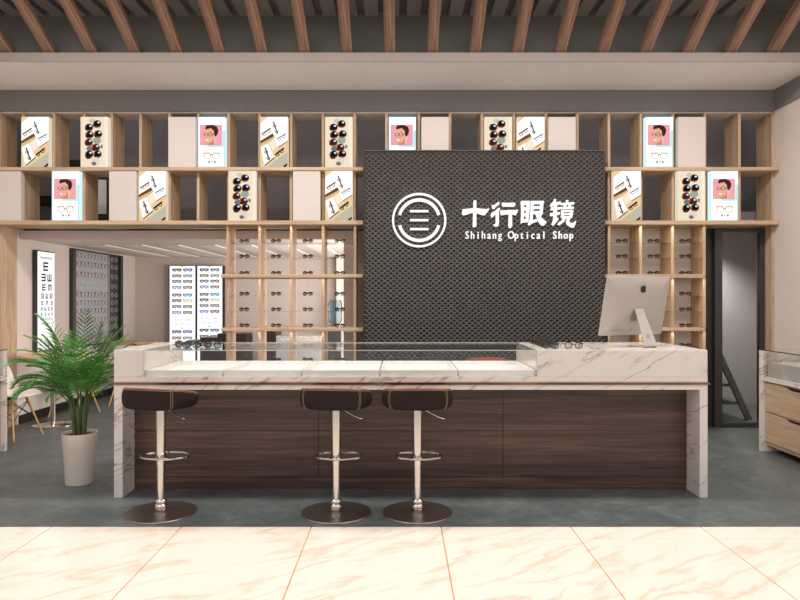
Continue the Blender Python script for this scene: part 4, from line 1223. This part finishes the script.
def shell_chair(x, y, rz, label, group='cream shell chairs'):
    root = thing('shell_chair', label, 'chair', (0, 0, 0), group)
    # shell: local front +X
    nu, nv = 17, 15; vs = []; fs = []
    path = [(0.225, 0.425), (0.215, 0.445), (0.16, 0.44), (0.06, 0.425), (-0.05, 0.42), (-0.13, 0.435), (-0.185, 0.48), (-0.215, 0.55), (-0.235, 0.63), (-0.25, 0.71), (-0.262, 0.77), (-0.268, 0.80)]
    wid = [0.17, 0.195, 0.225, 0.235, 0.235, 0.235, 0.235, 0.225, 0.21, 0.19, 0.155, 0.10]
    lift = [0.0, 0.0, 0.02, 0.05, 0.075, 0.095, 0.09, 0.05, 0.03, 0.02, 0.01, 0.0]
    fwd = [0, 0, 0, 0, 0, .01, .03, .06, .07, .06, .04, .02]
    n = 13
    for k, (px_, pz_) in enumerate(path):
        for i in range(n):
            t_ = -1 + 2 * i / (n - 1); e = abs(t_) ** 2.6
            vs.append((px_ + fwd[k] * e, wid[k] * t_, pz_ + lift[k] * e))
    for k in range(len(path) - 1):
        for i in range(n - 1): fs.append((k * n + i, k * n + i + 1, (k + 1) * n + i + 1, (k + 1) * n + i))
    o = MB().add(vs, fs).build('seat_shell', 'chair_shell', root, smooth=True)
    o.modifiers.clear()
    sb = o.modifiers.new('thick', 'SOLIDIFY'); sb.thickness = 0.007; sb.offset = -1
    ss = o.modifiers.new('sub', 'SUBSURF'); ss.levels = 1; ss.render_levels = 1
    for sx_ in (-1, 1):
        for sy_ in (-1, 1):
            MB().tube([(0.10 * sx_ - 0.0, 0.10 * sy_, 0.405), (0.215 * sx_, 0.20 * sy_, 0.0)], [0.0125, 0.009], 10).build('leg', 'beech', root, smooth=True)
    b = MB()
    L = lambda sx_, sy_, f_: (0.10 * sx_ + 0.115 * sx_ * f_, 0.10 * sy_ + 0.10 * sy_ * f_, 0.405 * (1 - f_))
    for s_ in (-1, 1):
        b.tube([L(-1, s_, .1), L(1, s_, .55)], 0.004, 6); b.tube([L(1, s_, .1), L(-1, s_, .55)], 0.004, 6)
        b.tube([L(s_, -1, .1), L(s_, 1, .55)], 0.004, 6); b.tube([L(s_, 1, .1), L(s_, -1, .55)], 0.004, 6)
    b.box(-0.11, 0.11, -0.11, 0.11, 0.398, 0.41)
    b.build('wire_brace', 'black', root)
    root.location = (x, y, 0); root.rotation_euler = (0, 0, rz)
    return root
shell_chair(-3.97, 6.62, R(-10), 'cream shell chair on beech legs, nearest one, between the left case and the table')
shell_chair(-3.97, 7.93, R(-95), 'cream shell chair behind the palm, on the far side of the near cafe table')
shell_chair(-3.68, 8.82, R(100), 'cream shell chair at the farther cafe table, behind the counter end')

# water cooler
wc_x, wc_y = wx(335.3, 10.0), 10.0
wc = thing('water_cooler', 'grey water cooler with a blue bottle, seen through the left rack', 'water cooler', (wc_x, wc_y, 0))
MB().box(wc_x - 0.13, wc_x + 0.13, wc_y - 0.14, wc_y + 0.14, 0.0, 0.98).build('body', 'display_grey', wc, bevel=0.01)
MB().box(wc_x - 0.10, wc_x + 0.10, wc_y - 0.146, wc_y - 0.141, 0.45, 0.93).build('front_panel', 'door_metal', wc)
MB().lathe([(0.05, 0.981), (0.06, 1.02), (0.10, 1.07), (0.107, 1.12), (0.102, 1.16), (0.108, 1.20), (0.102, 1.25), (0.108, 1.30), (0.106, 1.36), (0.08, 1.40)], c=(wc_x, wc_y), n=28).build('bottle', 'bottle', wc, smooth=True)
# white column beyond
struct(MB().box(wx(337, 10.4), wx(343.5, 10.4) + 0.1, 10.3, BY - 0.001, 0, 2.099).build('trim_10', 'rib'))
# brown sideboard and mottled-top cabinet
sbY = 8.9
sb = thing('sideboard', 'dark brown stepped sideboard behind the counter, below the tall posters', 'sideboard', (wx(212, sbY), sbY, 0))
MB().box(wx(200, sbY), wx(246, sbY), sbY, sbY + 0.4, 0, wz(337.6, sbY)).build('body', 'brown_lacquer', sb)
MB().box(wx(217, sbY), wx(246, sbY), sbY + 0.02, sbY + 0.38, wz(337.6, sbY), wz(333.8, sbY)).build('upper_box', 'brown_lacquer', sb)
MB().box(wx(185.5, sbY), wx(200, sbY), sbY + 0.02, sbY + 0.38, wz(342.4, sbY), wz(341, sbY)).build('side_shelf', 'brown_lacquer', sb)
cb = thing('side_cabinet', 'pale low cabinet with mottled top, seen through the left rack', 'cabinet', (wx(297, 9.3), 9.3, 0))
MB().box(wx(276, 9.3), wx(321, 9.3), 9.3, 9.75, 0, wz(341, 9.3)).build('body', 'display_grey', cb)
MB().box(wx(276, 9.3), wx(321, 9.3), 9.32, 9.73, wz(341, 9.3), wz(336, 9.3)).build('top', 'mottled', cb)
bc = MB().box(wx(262, 9.3), wx(275.5, 9.3), 9.3, 9.75, 0, wz(331, 9.3)).build('side_cabinet', 'brown_lacquer', base=(wx(269, 9.3), 9.5, 0))
tag(bc, 'narrow dark brown cabinet left of the mottled-top cabinet behind the rack', 'cabinet')

# ------------------------------------------------------------------ lights
def area(name, loc, size, power, color=(1, 0.93, 0.85), rot=(0, 0, 0), size_y=None, spread=None):
    l = bpy.data.lights.new(name, 'AREA'); l.energy = power; l.color = color; l.size = size
    if size_y: l.shape = 'RECTANGLE'; l.size_y = size_y
    if spread: l.spread = spread
    o = bpy.data.objects.new(name, l); col.objects.link(o); o.location = loc; o.rotation_euler = rot
    return o
def spot(name, loc, power, angle=70, blend=0.6, color=(1, 0.92, 0.82), rot=(0, 0, 0), r=0.05):
    l = bpy.data.lights.new(name, 'SPOT'); l.energy = power; l.color = color; l.spot_size = R(angle); l.spot_blend = blend; l.shadow_soft_size = r
    o = bpy.data.objects.new(name, l); col.objects.link(o); o.location = loc; o.rotation_euler = rot
    return o
WARM = (1, 0.95, 0.915)
for x in (-3.0, -1.0, 1.0, 3.0):
    area('ceiling_light', (x, 4.7, 4.1), 1.5, 66, WARM, size_y=0.5)
for x in (-2.5, 2.5):
    area('corridor_light', (x, 1.8, 4.2), 2.4, 50, WARM, size_y=1.2)
# added fill areas, out of view behind the partition, brighten the back room
area('back_room_wall_fill', (-0.1, 7.75, 1.3), 0.9, 45, WARM, rot=(R(90), 0, R(38)), size_y=1.2)
area('back_room_fill', (1.2, 9.0, 1.1), 1.6, 85, WARM, rot=(0, R(90), 0), size_y=2.2)
spot('hall_lamp', (3.95, 8.3, 2.27), 130, 130, 0.9, (1, .97, .94))
# LED strips under the two oak shelves of the racks
for (xa, xb) in ((wx(229, 7), wx(354, 7)), (wx(611, 7), wx(703, 7))):
    for z in (z_low0, z_a0, z_b0):
        area('shelf_led', ((xa + xb) / 2, 6.955, z - 0.002), xb - xa, 2.2, (1, 0.87, 0.7), size_y=0.012)

w = bpy.data.worlds.new('world'); bpy.context.scene.world = w; w.use_nodes = True
bg = w.node_tree.nodes['Background']; bg.inputs[0].default_value = (1.0, 0.965, 0.935, 1); bg.inputs[1].default_value = 0.75

# ------------------------------------------------------------------ camera and view
cam = bpy.data.cameras.new('camera'); cam.sensor_width = 36; cam.lens = 36 * F / 800
co = bpy.data.objects.new('camera', cam); col.objects.link(co); co.location = (0, 0, CAMZ); co.rotation_euler = (R(90), 0, 0)
sc = bpy.context.scene; sc.camera = co
sc.view_settings.view_transform = 'Standard'; sc.view_settings.look = 'None'; sc.view_settings.gamma = 1
sc.view_settings.use_curve_mapping = False
sc.view_settings.exposure = 0.0
